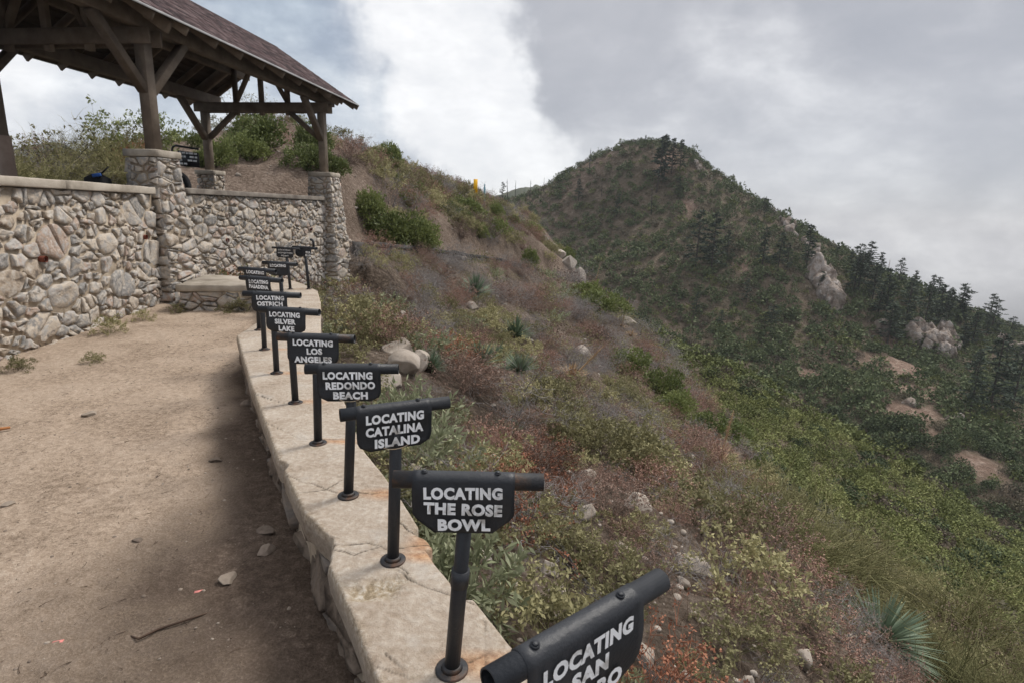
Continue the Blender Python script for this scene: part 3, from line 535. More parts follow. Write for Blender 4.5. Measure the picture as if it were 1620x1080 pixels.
n1 = t.step(t.noise(tcn, 2.6, 8, .6, .3), .3, .7); n2 = t.step(t.noise(tcn, 38, 8, .72), .3, .72); n3 = t.noise(tcn, 160, 4, .7)
cc = t.ramp(t.math('ADD', t.math('MULTIPLY', n1, .45), t.math('MULTIPLY', n2, .55)), [(0, (.22, .168, .122)), (.3, (.325, .265, .207)), (.6, (.40, .34, .277)), (1, (.50, .445, .38))])
cc = t.mix(t.math('MULTIPLY', t.step(t.noise(tcn, 5, 6, .6, .6), .52, .72), .55), cc, (.40, .365, .325, 1))
cc = t.mix(t.math('MULTIPLY', aR, t.math('ADD', .35, t.math('MULTIPLY', n1, .6))), cc, t.ramp(n2, [(0, (.22, .075, .02)), (.5, (.42, .19, .065)), (1, (.52, .31, .15))]))
cc = t.mix(aP, cc, t.ramp(n2, [(0, (.12, .09, .05)), (.4, (.28, .215, .13)), (.7, (.40, .345, .265)), (1, (.52, .47, .41))]))
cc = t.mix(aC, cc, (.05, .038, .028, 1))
t.put(b.inputs['Base Color'], cc); b.inputs['Roughness'].default_value = .9; b.inputs['Specular IOR Level'].default_value = .2
bn = t.n('ShaderNodeBump'); bn.inputs['Strength'].default_value = .6; bn.inputs['Distance'].default_value = .008; t.put(bn.inputs['Height'], t.math('ADD', n2, n3)); t.put(b.inputs['Normal'], bn.outputs[0])
MT['cap'] = m
R_, K_ = PX.shape; zlo = .275 + fbm(ss*3, ss*0, 110, 3)*.02
top = np.stack([PX, PY, zt], -1); sideI = np.stack([gi[:, 0], gi[:, 1], zlo], -1); sideM = np.stack([gi[:, 0]-dirv[:, 0]*.008, gi[:, 1]-dirv[:, 1]*.008, (zlo+zt[:, 0])/2+.02], -1); sideO = np.stack([go[:, 0], go[:, 1], zlo-.02], -1)
grid = np.concatenate([sideI[:, None], sideM[:, None], top, sideO[:, None]], 1); cz = np.zeros(grid.shape[:2]); rz_ = cz.copy(); pz_ = cz.copy()
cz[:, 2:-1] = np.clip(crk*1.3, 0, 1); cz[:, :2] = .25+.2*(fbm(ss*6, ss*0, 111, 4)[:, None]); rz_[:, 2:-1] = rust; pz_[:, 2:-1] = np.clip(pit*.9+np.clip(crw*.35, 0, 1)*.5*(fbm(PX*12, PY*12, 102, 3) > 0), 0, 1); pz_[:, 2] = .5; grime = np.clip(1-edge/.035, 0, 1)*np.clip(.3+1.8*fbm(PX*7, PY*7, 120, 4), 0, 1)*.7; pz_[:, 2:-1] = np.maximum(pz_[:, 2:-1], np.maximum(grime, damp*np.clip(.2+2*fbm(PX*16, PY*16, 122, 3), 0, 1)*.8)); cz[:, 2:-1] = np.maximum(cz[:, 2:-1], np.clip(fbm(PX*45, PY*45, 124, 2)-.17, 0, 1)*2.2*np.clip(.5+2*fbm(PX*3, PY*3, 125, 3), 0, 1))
idx = np.arange(grid.shape[0]*grid.shape[1]).reshape(grid.shape[:2]); Q = np.stack([idx[:-1, :-1], idx[:-1, 1:], idx[1:, 1:], idx[1:, :-1]], -1).reshape(-1, 4)
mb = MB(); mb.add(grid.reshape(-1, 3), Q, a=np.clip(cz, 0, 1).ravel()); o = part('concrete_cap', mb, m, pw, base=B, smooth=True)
for nm, arr in (('rust', rz_), ('pit', pz_)):
    at = o.data.attributes.new(nm, 'FLOAT', 'POINT'); at.data.foreach_set('value', np.clip(arr, 0, 1).ravel().astype(np.float32))
def ribbon_map(P, z0, inset, side):
    Lr, fr = along(P, 0)
    def mf(u, v, h):
        p = fr(u); q = fr(min(u+.02, Lr[-1])); p0 = fr(max(u-.02, 0)); d = (q-p0)/np.linalg.norm(q-p0); n = np.array([-d[1], d[0]])*side
        return (*(p+n*(h-inset)), z0+v)
    return mf, Lr[-1]
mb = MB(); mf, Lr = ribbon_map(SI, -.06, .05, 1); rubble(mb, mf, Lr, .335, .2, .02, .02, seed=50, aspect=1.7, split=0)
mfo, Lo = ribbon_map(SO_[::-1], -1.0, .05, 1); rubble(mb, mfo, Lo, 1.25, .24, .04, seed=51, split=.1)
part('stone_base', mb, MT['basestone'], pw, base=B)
mb = MB(); gi2 = np.stack([np.interp(ss, LS, SI[:, 0]), np.interp(ss, LS, SI[:, 1])], 1)+dirv*.055; go2 = np.stack([np.interp(ss, LS, SO_[:, 0]), np.interp(ss, LS, SO_[:, 1])], 1)-dirv*.06
g = np.stack([np.column_stack([gi2, np.full(len(ss), -.1)]), np.column_stack([gi2, zlo+.03]), np.column_stack([go2, zlo+.01]), np.column_stack([go2, np.full(len(ss), -1.2)])], 1)
idx = np.arange(g.shape[0]*4).reshape(-1, 4); Q = np.stack([idx[:-1, :-1], idx[:-1, 1:], idx[1:, 1:], idx[1:, :-1]], -1).reshape(-1, 4)
mb.add(g.reshape(-1, 3), Q); part('mortar_core', mb, MT['mortar'], pw, base=B)
bt = thing('stone_bench', 'low stone bench with thick concrete seat against the foot of the back wall', 'bench', (-4.9, 9.5, 0)); B = (-4.9, 9.5, 0)
mb = MB(); slab(mb, [(-5.42, 9.06), (-4.03, 9.26), (-4.32, 10.0), (-4.62, 10.45), (-5.7, 10.5)], .315, .425, seed=60, chip=.01); part('seat', mb, MT['coping'], bt, base=B)
mb = MB(); rubble(mb, plane_map((-5.4, 9.12, -.06), (.99, .142, 0), (0, 0, 1)), 1.45, .37, .2, .05, seed=61, aspect=1.4); part('stone_base', mb, MT['stone'], bt, base=B)
mb = MB(); c = [(-5.4, 9.13), (-3.98, 9.335), (-4.4, 10.4), (-5.7, 10.4)]; mb.hexa([(*p, -.2) for p in c]+[(*p, .318) for p in c]); part('mortar_core', mb, MT['mortar'], bt, base=B)

# ------------------------------------------------------------------ sighting signs
def text_mesh(s, size, xs, thick, bold):
    cu = bpy.data.curves.new('lettering', 'FONT'); cu.body = s; cu.size = size; cu.align_x = 'CENTER'; cu.offset = bold; cu.extrude = thick; cu.space_character = 1.10; cu.resolution_u = 3
    ob = bpy.data.objects.new('lettering', cu); COL.objects.link(ob); dg = bpy.context.evaluated_depsgraph_get(); me = bpy.data.meshes.new_from_object(ob.evaluated_get(dg))
    V = np.array([v.co[:] for v in me.vertices]); F = [list(p.vertices) for p in me.polygons]
    bpy.data.objects.remove(ob); bpy.data.meshes.remove(me); V[:, 0] *= xs; return V, F
def sign(key):
    foot, topc, tdir, tl, words, hw, style, label = SIGNS[key]
    zf = .398; B = (*foot, zf); t = thing('sighting_sign', label, 'sign', B, 'sighting tube signs on the parapet')
    rg = random.Random(ord(key)); top = Vector(topc); base = Vector((*foot, zf)); ax = (top-base).normalized()
    r_t = .0232; body = Vector((0, 0, 0))
    mb = MB(); 
    prof = [base, base+ax*.30, base+ax*.31, base+ax*((top-base).length-.02)]
    mb.tube([tuple(p) for p in prof], [.0225, .0225, .0205, .0205] if key in 'b' else [.0225]*4, 16); part('post', mb, MT['black'], t, True, B)
    if key == 'b': mb = MB(); mb.tube([tuple(base+ax*.285), tuple(base+ax*.335)], .0255, 16); part('coupling', mb, MT['black'], t, True, B)
    mb = MB(); mb.tube([(foot[0], foot[1], zf-.004), (foot[0], foot[1], zf+.008), (foot[0], foot[1], zf+.010)], [.048, .048, .044], 20)
    mb.tube([(foot[0], foot[1], zf+.008), (foot[0], foot[1], zf+.022)], [.033, .026], 16); part('flange', mb, MT['rusty'], t, True, B)
    x = Vector((tdir[0], tdir[1], 0)).normalized(); y = Vector((-x.y, x.x, 0)); z = Vector((0, 0, 1))      # y points away from the viewer
    def loc(a, f, h): return tuple(top + x*a + y*f + z*h)
    thin = .7 if key == 'k' else 1.0; rt = r_t*thin
    n = 22; mb = MB(); V = []                                                                              # open pipe with wall thickness
    for (a, r) in ((-tl/2, rt*.84), (-tl/2, rt), (tl/2, rt), (tl/2, rt*.84), (-tl/2+.002, rt*.84)): V += [loc(a, math.cos(2*math.pi*k/n)*r, math.sin(2*math.pi*k/n)*r) for k in range(n)]
    mb.add(V, [(i*n+k, i*n+(k+1) % n, (i+1)*n+(k+1) % n, (i+1)*n+k) for i in range(4) for k in range(n)]); tb = part('sight_tube', mb, MT['rusty'] if key in 'be' else MT['black'], t, True, B)
    if key == 'l': mb = MB(); mb.tube([loc(.17, 0, .01), loc(.17, 0, .10), loc(.155, 0, .125), loc(.12, 0, .135)], [.02, .02, .021, .02], 12); part('elbow_pipe', mb, MT['black'], t, True, B)
    # plate: sheet folded over the tube and hanging on the viewer's side
    ph = .141 if key != 'k' else .15; rp = rt+.0018; ch = .045; cols = 17
    mb = MB(); pr = [(math.cos(a)*rp, math.sin(a)*rp) for a in np.linspace(math.radians(35), math.radians(180), 12)]
    hang = np.linspace(0, 1, 9)[1:]; off = -.012
    def row(f, h, w_): return [loc(off+w_*(2*i/(cols-1)-1), f, h) for i in range(cols)]
    rows = [row(f, h, hw) for f, h in pr]
    for q in hang:
        dep = q*ph; k = (dep-(ph-ch))/ch
        w_ = hw if k <= 0 else (hw-ch*1.25*k if style else hw-ch*(1-math.sqrt(max(0, 1-k*k))))
        rows.append(row(-rp + .004*math.sin(q*5+ord(key)), -dep, w_))
    nr = len(rows); front = [p for r_ in rows for p in r_]; tk = .003
    back = []
    for i, r_ in enumerate(rows):
        f, h = pr[i] if i < 12 else (-1, 0); nn = (y*(f/rp if i < 12 else -1)+z*(h/rp if i < 12 else 0)); back += [tuple(Vector(p)-nn*tk) for p in r_]
    N = len(front); G = np.arange(N).reshape(nr, cols); Qf = np.stack([G[:-1, :-1], G[:-1, 1:], G[1:, 1:], G[1:, :-1]], -1).reshape(-1, 4); Qb = Qf[:, ::-1]+N
    loop = list(G[0]) + list(G[1:, -1]) + list(G[-1, ::-1][1:]) + list(G[::-1, 0][1:-1]); Qe = [(loop[i], loop[i]+N, loop[(i+1) % len(loop)]+N, loop[(i+1) % len(loop)]) for i in range(len(loop))]
    mb.add(front+back, np.concatenate([Qf, Qb, np.array(Qe)])); pl = part('plate', mb, MT['black'], t, False, B)
    for a in (-hw+.03, hw-.045):
        f, h = math.cos(math.radians(100))*rp, math.sin(math.radians(100))*rp; mb = MB(); p = Vector(loc(off+a, f, h)); nn = (y*f+z*h).normalized()
        mb.tube([tuple(p), tuple(p+nn*.003)], .0085, 12); mb.tube([tuple(p+nn*.003), tuple(p+nn*.006)], [.006, .004], 12); bo = part('bolt', mb, MT['black'], pl, True, B)
    size = .0435 if key != 'k' else .031; xs = 1.04 if key != 'k' else 1.45; bold = .0024 if key != 'k' else .0004; h0 = -.0185; mb = MB()
    for i, wd_ in enumerate(words):
        if not wd_: continue
        V, F = text_mesh(wd_, size, xs, 0.0, bold); cx = .08 if key == 'l' else off+rg.uniform(-.006, .01); h = h0-.019-i*.0455; tw = V[:, 0].max()-V[:, 0].min(); lim = hw*2-.062
        if tw > lim: V[:, 0] *= lim/tw
        rot = rg.uniform(-.025, .025)
        P = [loc(cx+v[0]*math.cos(rot)-v[1]*math.sin(rot), -rp-.0052-v[2], h+v[1]+v[0]*rot) for v in V]; mb.add(P, poly=F)
    part('lettering', mb, MT['letter'], pl, False, B)
    if key in 'cdefgh':                                                                                    # curved scrape where a ring once hung
        mb = MB(); hh = h0-.019-.096; mb.tube([loc(off+math.sin(a)*.05, -rp-.0062, hh+.012-math.cos(a)*.02) for a in np.linspace(-1.1, 1.1, 9)], .0016, 6); part('rust_scrape', mb, MT['rustpaint'], pl, True, B)
for k in SIGNS: sign(k)

# ------------------------------------------------------------------ pavilion
B = pv(0, -1.7, 1.4); pav = thing('pavilion', 'open timber pavilion with brown shingled gable roof on stone piers', 'pavilion', B)
Wd = MT['wood']; EVE, SL = .66, .65; ZE = 4.5; S0, S1 = -8.2, 7.2; DM = -1.7
def roofz(d, over=0): dd = (EVE-d) if d > DM else (d-(2*DM-EVE)); return ZE+SL*dd+over
rgp = random.Random(5)
def pbeam(nm, p, q, w_, h_, up=(0, 0, 1), parent=pav, mat=Wd):
    mb = MB(); mb.beam(p, q, w_, h_, up, a=rgp.random()); return part(nm, mb, mat, parent, base=B if parent is pav else B)
for s in (-6.35, 0, 6.35):
    for d in (0, -3.4):
        zb = 2.535 if (s, d) not in () else 2.5
        if s <= 0 and d == -3.4: zb = 1.4
        if s < 0: zb = 1.4
        pbeam('column', pv(s, d, zb), pv(s, d, 4.40), .18, .18, (*EV, 0))
    for o_ in (-.13, .13): pbeam('tie_beam', pv(s+o_, -3.62, 4.29), pv(s+o_, .24, 4.29), .05, .24)
    for d in (-.95, -1.7, -2.45): pbeam('truss_post', pv(s, d, 4.10), pv(s, d, roofz(d)-.22), .12, .10, (*EV, 0))
    for a, c in (((-.12, 4.42), (-.95, 4.36)), ((-2.45, 4.42), (-1.72, roofz(-1.7)-.35)), ((-.95, 4.42), (-1.68, roofz(-1.7)-.35)), ((-2.45, 4.36), (-3.3, 4.9))):
        if a[0] == -.12 or c[0] == -3.3: continue
        pbeam('truss_web', pv(s, a[0], a[1]), pv(s, c[0], c[1]), .10, .10, (*EV, 0))
    for sd_ in (0, 1):
        d0, d1 = (.5, DM) if sd_ == 0 else (2*DM-.5, DM); pbeam('principal_rafter', pv(s, d0, roofz(d0)-.17), pv(s, d1, roofz(d1)-.17), .10, .2)
    for d, sg in ((0, -1), (-3.4, 1)):
        for k in (-1, 1):
            if s == 6.35 and k == 1: continue
            pbeam('brace', pv(s+k*.08, d, 3.48), pv(s+k*.98, d, 4.42), .13, .15, (NV[0], NV[1], 0))
        if s == 6.35: pbeam('brace', pv(s, d+sg*.08, 3.5), pv(s, d+sg*.92, 4.2), .12, .13, (*EV, 0))
for d in (0, -3.4): pbeam('plate_beam', pv(S0, d, 4.545), pv(6.98, d, 4.545), .2, .26)
pbeam('ridge_beam', pv(S0, DM, roofz(DM)-.2), pv(S1-.05, DM, roofz(DM)-.2), .08, .24)
for d in (-.85, -2.55): pbeam('purlin', pv(S0, d, roofz(d)-.26), pv(S1-.05, d, roofz(d)-.26), .14, .16)
nrf = 21
for i in range(nrf):
    s = S0+.1+(S1-.2-S0)*i/(nrf-1)
    for sd_ in (0, 1):
        e, c = (EVE-.04, DM) if sd_ == 0 else (2*DM-EVE+.04, DM); pbeam('rafter', pv(s, e, roofz(e)-.085), pv(s, c+(.02 if sd_ == 0 else -.02), roofz(c)-.085), .05, .15)
rf = None
for sd_ in (0, 1):
    sgn = 1 if sd_ == 0 else -1; E_ = EVE if sd_ == 0 else 2*DM-EVE
    mb = MB(); nb_ = 17                                             # roof boards, each a little different
    for i in range(nb_):
        a, c = i/nb_, (i+1)/nb_-.004; d0, d1 = E_+(DM-E_)*a, E_+(DM-E_)*c
        c8 = [pv(S0, d0, roofz(d0)), pv(S1, d0, roofz(d0)), pv(S1, d1, roofz(d1)), pv(S0, d1, roofz(d1))]; tp = [(p[0], p[1], p[2]+.022) for p in c8]
        if sd_: c8 = c8[::-1]; tp = tp[::-1]
        mb.hexa(c8+tp, a=rgp.random())
    part('roof_boards', mb, MT['deck'], pav, base=B)
    mb = MB(); rows = 26; rg = random.Random(6+sd_)                 # shingle courses of separate tabs
    c8 = [pv(S0-.03, E_+sgn*.03, roofz(E_)+.02), pv(S1+.03, E_+sgn*.03, roofz(E_)+.02), pv(S1+.03, DM, roofz(DM)+.03), pv(S0-.03, DM, roofz(DM)+.03)]; tp = [(p[0], p[1], p[2]+.012) for p in c8]
    if sd_: c8 = c8[::-1]; tp = tp[::-1]
    mb.hexa(c8+tp, a=.1)
    for r in range(rows):
        a, c = r/rows, min(1, (r+1.25)/rows); d0, d1 = E_+sgn*.035+(DM-E_-sgn*.035)*a, E_+(DM-E_)*c; s = S0-.04+rg.uniform(-.2, 0)
        while s < S1+.03:
            w_ = rg.uniform(.12, .3); s1 = min(s+w_-.006, S1+.04); s_a = max(s, S0-.04)
            if s1 > s_a+.01:
                j = rg.uniform(-.012, .012); z0 = .037+rg.uniform(0, .008); dd = d0+sgn*j
                lo_ = [pv(s_a, dd, roofz(E_)+SL*abs(E_-dd)*(1 if sgn*(E_-dd) > 0 else -1)+z0), pv(s1, dd, roofz(E_)+SL*abs(E_-dd)*(1 if sgn*(E_-dd) > 0 else -1)+z0), pv(s1, d1, roofz(d1)+.036), pv(s_a, d1, roofz(d1)+.036)]
                up_ = [(p[0], p[1], p[2]+.014) for p in lo_]
                if sd_: lo_ = lo_[::-1]; up_ = up_[::-1]
                mb.hexa(lo_+up_, a=rg.random())
            s += w_
    rf = part('roof_shingles', mb, MT['shingle'], pav, base=B)
    mb = MB(); p0, p1 = pv(S0-.03, E_+sgn*.045, roofz(E_)+.012), pv(S1+.03, E_+sgn*.045, roofz(E_)+.012); mb.beam(p0, p1, .012, .035); part('drip_edge', mb, MT['trim'], pav, base=B)
    mb = MB(); mb.beam(pv(S1+.02, E_+sgn*.02, roofz(E_)-.05), pv(S1+.02, DM, roofz(DM)-.05), .03, .15); part('barge_board', mb, Wd, pav, base=B)
# old rounded post at the left edge
mb = MB(); p = (-8.75, 10.15); o = thing('timber_post', 'thick weathered post with a lighter sleeve, cut by the left edge of the photo', 'post', (*p, 1.4)); B2 = (*p, 1.4)
mb.tube([(*p, 1.4), (p[0]+.02, p[1], 3.9), (p[0]+.02, p[1], 4.3)], [.085, .075, .07], 12); part('post', mb, Wd, o, True, B2)
mb = MB(); mb.tube([(*p, 1.39), (p[0]+.01, p[1], 2.72), (p[0]+.01, p[1], 2.74)], [.125, .105, .095], 14); part('sleeve', mb, mat_mix('pale_brown_timber', [(.30, .225, .185), (.42, .33, .27)], scale=5, rough=.85), o, True, B2)

# ------------------------------------------------------------------ small things by the pavilion
def small_sign(): 
    B = (-8.02, 14.6, 1.42); t = thing('information_sign', 'small black sign of white lines in a bent pipe frame beyond the pier', 'sign', B)
    x, y = B[0], B[1]; mb = MB(); mb.tube([(x-.44, y, 1.42), (x-.44, y, 2.98), (x-.41, y, 3.04), (x-.34, y, 3.07), (x+.2, y+.02, 3.0)], .025, 8); part('frame', mb, MT['black'], t, True, B)
    mb = MB(); mb.hexa([(x-.30, y-.015, 2.60), (x+.2, y-.015, 2.56), (x+.2, y+.015, 2.56), (x-.30, y+.015, 2.60), (x-.30, y-.015, 2.96), (x+.2, y-.015, 2.91), (x+.2, y+.015, 2.91), (x-.30, y+.015, 2.96)]); pl = part('panel', mb, MT['black'], t, base=B)
    mb = MB(); rg = random.Random(4)
    for i in range(4):
        xx = x-.27
        while xx < x+.14:
            l = rg.uniform(.04, .12); z = 2.895-.085*i-(xx-x)*.06; xe = min(xx+l, x+.17)
            if rg.random() < .85 and not (i == 3 and xx > x+.05): mb.hexa([(xx, y-.019, z-.025), (xe, y-.019, z-.028), (xe, y-.0155, z-.028), (xx, y-.0155, z-.025), (xx, y-.019, z+.02), (xe, y-.019, z+.017), (xe, y-.0155, z+.017), (xx, y-.0155, z+.02)])
            xx += l+.02
    part('lettering', mb, MT['letter'], pl, base=B)
small_sign()
p = (-6.0, 11.0, 1.42); q = pv(1.3, -.66, 1.42); mb = MB(); mb.tube([(q[0]+math.sin(a)*.24, q[1]+.05*math.cos(a), 1.98+math.cos(a)*.27) for a in np.linspace(0, 2*math.pi, 25)], .062, 10)
mb.tube([(q[0], q[1]-.05, 1.98), (q[0], q[1]+.05, 1.98)], .07, 12)
for a in np.linspace(0, 2*math.pi, 7)[:-1]: mb.tube([(q[0], q[1], 1.98), (q[0]+math.sin(a)*.22, q[1], 1.98+math.cos(a)*.25)], .018, 6)
mb.tube([(q[0]-.05, q[1], 1.42), (q[0], q[1], 1.98)], .03, 6)
tag(obj('wheel', mb, MT['blackthing'], (q[0], q[1], 1.42), True), 'black wheel-like round object just right of the nearest stone pier', 'wheel')
q = pv(-.55, -.62, 1.42); B = (q[0], q[1], 1.42); bp = thing('backpack', 'black backpack with a blue buckle on the wall just left of the nearest pier', 'bag', B)
mb = MB(); P = []
for k, (zz, r) in enumerate(((1.42, .17), (1.5, .2), (1.9, .2), (2.06, .17), (2.12, .07))): P += [(q[0]+math.copysign(abs(math.cos(a))**.5, math.cos(a))*r, q[1]+math.copysign(abs(math.sin(a))**.5, math.sin(a))*r*.7, zz) for a in np.linspace(0, 2*math.pi, 17)[:-1]]
mb.add(P, [(i*16+k, i*16+(k+1) % 16, (i+1)*16+(k+1) % 16, (i+1)*16+k) for i in range(4) for k in range(16)], poly=[list(range(15, -1, -1)), list(range(64, 80))]); part('body', mb, MT['blackthing'], bp, True, B)
mb = MB(); mb.tube([(q[0]+.1, q[1]-.1, 2.06), (q[0]+.16, q[1]-.1, 2.14), (q[0]+.24, q[1]-.05, 2.24)], .012, 6); part('strap', mb, MT['blackthing'], bp, True, B)
mb = MB(); mb.beam((q[0]+.05, q[1]-.16, 2.09), (q[0]+.17, q[1]-.16, 2.11), .05, .05); part('buckle', mb, MT['blue'], bp, base=B)

# trail retaining boards
Bt = (-3.45, 28, -.6); rw = thing('retaining_wall', 'long low retaining wall of dark boards holding the trail on the hillside', 'wall', Bt)
LT, fT = along(TRAIL[:-1], 0); u = .0; rgw = random.Random(9); k = 0
while u < LT[-1]-.5:
    l = rgw.uniform(2.0, 2.8); p, q = fT(u), fT(min(u+l-.03, LT[-1])); ht = np.interp(u, [0, 10, 20, 33], [.42, .40, .38, .30])
    zz = [float(np.interp(v[1], [p_[1] for p_ in TRAIL], TZ)) for v in (p, q)]
    d = (q-p)/np.linalg.norm(q-p); n = np.array([d[1], -d[0]]); mb = MB(); nb_ = 2
    zz = [z_+rgw.uniform(-.07, .03) for z_ in zz]
    for i in range(nb_):
        z0, z1 = [(z-ht+ht*i/nb_+.006) for z in zz], [(z-ht+ht*(i+1)/nb_-.006) for z in zz]; o1 = .1+rgw.uniform(0, .015); a_, b_, c_, d_ = p+n*o1, q+n*o1, q+n*(o1-.06), p+n*(o1-.06)
        if i == 0: z0 = [z-.5 for z in z0]
        mb.hexa([(*a_, z0[0]), (*b_, z0[1]), (*c_, z0[1]), (*d_, z0[0]), (*a_, z1[0]), (*b_, z1[1]), (*c_, z1[1]), (*d_, z1[0])], a=rgw.random())
    part('board_panel', mb, MT['plank'], rw, base=Bt)
    mb = MB(); pp = p+n*.15; mb.beam((*pp, zz[0]-ht-.6), (*pp, zz[0]-.06), .05, .05, (1, 0, 0)); part('post', mb, MT['plank'], rw, base=Bt); u += l
def hz(x, y): return float(h_near(np.array([x]), np.array([y]))[0])
def hf(x, y): return float(h_far(np.array([x]), np.array([y]))[0])
x, y = -3.4, 49.5; z = hz(x, y)+.15
mb = MB(); mb.hexa([(x-.17, y-.02, z+.5), (x+.17, y-.02, z+.5), (x+.17, y+.02, z+.5), (x-.17, y+.02, z+.5), (x-.17, y-.02, z+1.75), (x+.17, y-.02, z+1.75), (x+.17, y+.02, z+1.75), (x-.17, y+.02, z+1.75)])
mb.tube([(x, y+.06, z-.2), (x, y+.06, z+1.7)], .04, 8); tag(obj('trail_marker', mb, MT['yellow'], (x, y, z)), 'small yellow marker board standing on the saddle of the ridge', 'marker')
x, y = -2.75, 51.5; z = hz(x, y)+.1; mb = MB(); mb.tube([(x, y, z-.2), (x, y, z+1.7), (x, y, z+1.75)], [.09, .085, .03], 10); mb.tube([(x, y, z+1.7), (x, y, z+1.85), (x, y, z+2.0)], [.05, .06, .02], 8)
tag(obj('marker_post', mb, MT['bluepost'], (x, y, z), True), 'thin pale blue post right of the yellow marker on the saddle', 'post')
x, y = -9.06, 45; z = hz(x, y); mb = MB(); mb.tube([(x, y, z-.3), (x, y, z+1.15)], .04, 8); mb.beam((x-.03, y-.1, z+1.3), (x+.3, y-.1, z+1.3), .2, .3); tag(obj('viewing_post', mb, MT['blackthing'], (x, y, z)), 'tiny dark post with a box top alone on the hill skyline', 'post')

# ------------------------------------------------------------------ plant kinds (prototype meshes)
def norm(v): return v/np.maximum(np.linalg.norm(v, axis=-1, keepdims=True), 1e-9)
def rdir(n, up=0.0):
    v = RNG.normal(size=(n, 3)); v[:, 2] = np.abs(v[:, 2])*(1 if up >= 0 else 1)+up; return norm(v)
def leaves(mb, P, D, L, Wd_, a, fold=.25):
    n = len(P); sd_ = norm(np.cross(D, RNG.normal(size=(n, 3)))); nn = norm(np.cross(D, sd_)); L = np.broadcast_to(L, (n,))[:, None]; Wd_ = np.broadcast_to(Wd_, (n,))[:, None]
    mid = P+D*L*.5 - nn*L*.06; V = np.stack([P, mid+sd_*Wd_*.5+nn*Wd_*fold, P+D*L-nn*L*.15, mid-sd_*Wd_*.5+nn*Wd_*fold], 1).reshape(-1, 3)
    k = np.arange(n)[:, None]*4; mb.add(V, np.concatenate([k, k+1, k+2, k+3], 1), a=np.repeat(np.broadcast_to(a, (n,)), 4))
def strands(mb, P0, D, L, wd, a0, a1, seg=4, droop=.3, wig=.12):
    """thin tapered three-sided stems, many at once"""
    n = len(P0); L = np.broadcast_to(L, (n,))[:, None]; s1 = norm(np.cross(D, RNG.normal(size=(n, 3)))); s2 = norm(np.cross(D, s1)); pts = []; p = P0.copy(); d = D.copy()
    wdv = np.broadcast_to(wd, (n,))[:, None]
    for i in range(seg+1):
        w_ = wdv*(1-.85*i/seg); pts += [p+s1*w_, p-s1*w_*.5+s2*w_*.87, p-s1*w_*.5-s2*w_*.87]
        d = norm(d+RNG.normal(size=(n, 3))*wig+np.array([0, 0, -droop/seg])); p = p+d*L/seg
    V = np.stack(pts, 1); m_ = V.shape[1]; k = np.arange(n)[:, None, None]*m_
    q = np.array([(i*3+j, i*3+(j+1) % 3, i*3+3+(j+1) % 3, i*3+3+j) for i in range(seg) for j in range(3)])[None]
    A = np.linspace(0, 1, seg+1).repeat(3)[None]*(np.broadcast_to(a1, (n,))[:, None]-np.broadcast_to(a0, (n,))[:, None])+np.broadcast_to(a0, (n,))[:, None]
    mb.add(V.reshape(-1, 3), (k+q).reshape(-1, 4), a=A.ravel()); return p-d*L/seg, d
def dome(n, r, h, shell=.0):
    v = rdir(n); k = (shell+(1-shell)*RNG.random(n)**.5)[:, None]; return v*np.array([r, r, h])*k
def k_sage(n=48, r=.45, h=.5, ll=.085, lw=.02, per=18):
    mb = MB(); D = norm(rdir(n, .5)*np.array([1, 1, h/r])); P0 = RNG.normal(size=(n, 3))*.03; P0[:, 2] = -.05; L = h*(.7+.5*RNG.random(n)); tip, d = strands(mb, P0, D, L, .004, .1, .35, 4, .1)
    st = (RNG.random((n, per))**.6)[..., None]; base = P0[:, None]+(tip-P0)[:, None]*(.35+.65*st); dd = norm(d[:, None]*.8+RNG.normal(size=(n, per, 3))*.75+np.array([0, 0, .25]))
    av = np.clip(.2+.75*RNG.random((n, per))**.8, 0, 1); leaves(mb, base.reshape(-1, 3), dd.reshape(-1, 3), ll*(.6+.6*RNG.random(n*per)), lw*(.7+.6*RNG.random(n*per)), av.ravel()); return mb
def k_buck(n=95, r=.45, h=.45, tips=6):
    mb = MB(); D = norm(rdir(n, .25)*np.array([1, 1, h/r*1.1])); P0 = RNG.normal(size=(n, 3))*.05; P0[:, 2] = -.05; tip, d = strands(mb, P0, D, h*(.6+.5*RNG.random(n)), .0045, .1, .5, 4, .05, .2)
    P1 = np.repeat(tip, 3, 0); D1 = norm(np.repeat(d, 3, 0)+RNG.normal(size=(n*3, 3))*.6); t2, d2 = strands(mb, P1, D1, .14*(.5+RNG.random(n*3)), .003, .3, .8, 2, 0, .2)
    Pt = np.repeat(t2, tips, 0)+RNG.normal(size=(n*3*tips, 3))*.012; leaves(mb, Pt, norm(RNG.normal(size=Pt.shape)+np.array([0, 0, .5])), .021, .014, .35+.65*RNG.random(len(Pt)))
    nl = n*5; q = RNG.integers(0, n, nl); s = RNG.random(nl)[:, None]; leaves(mb, P0[q]+(tip-P0)[q]*s, norm(D[q]+RNG.normal(size=(nl, 3))*.8), .025, .008, .2+.4*RNG.random(nl)); return mb
def k_twig(n=22, r=.5, h=.5):
    mb = MB(); D = norm(rdir(n, .15)*np.array([1, 1, h/r])); P0 = RNG.normal(size=(n, 3))*.04; P0[:, 2] = -.05; tip, d = strands(mb, P0, D, h*(.6+.6*RNG.random(n)), .008, .2, .5, 5, .05, .3)
    P, Dd, L = tip, d, .2
    for k in range(3): P = np.repeat(P, 3, 0)-np.repeat(Dd, 3, 0)*L*.3*RNG.random((len(P)*3, 1)); Dd = norm(np.repeat(Dd, 3, 0)+RNG.normal(size=P.shape)*.7); P, Dd = strands(mb, P, Dd, L*(.6+.6*RNG.random(len(P))), .0045*.65**k, .4, .9, 3, 0, .35); L *= .75
    return mb
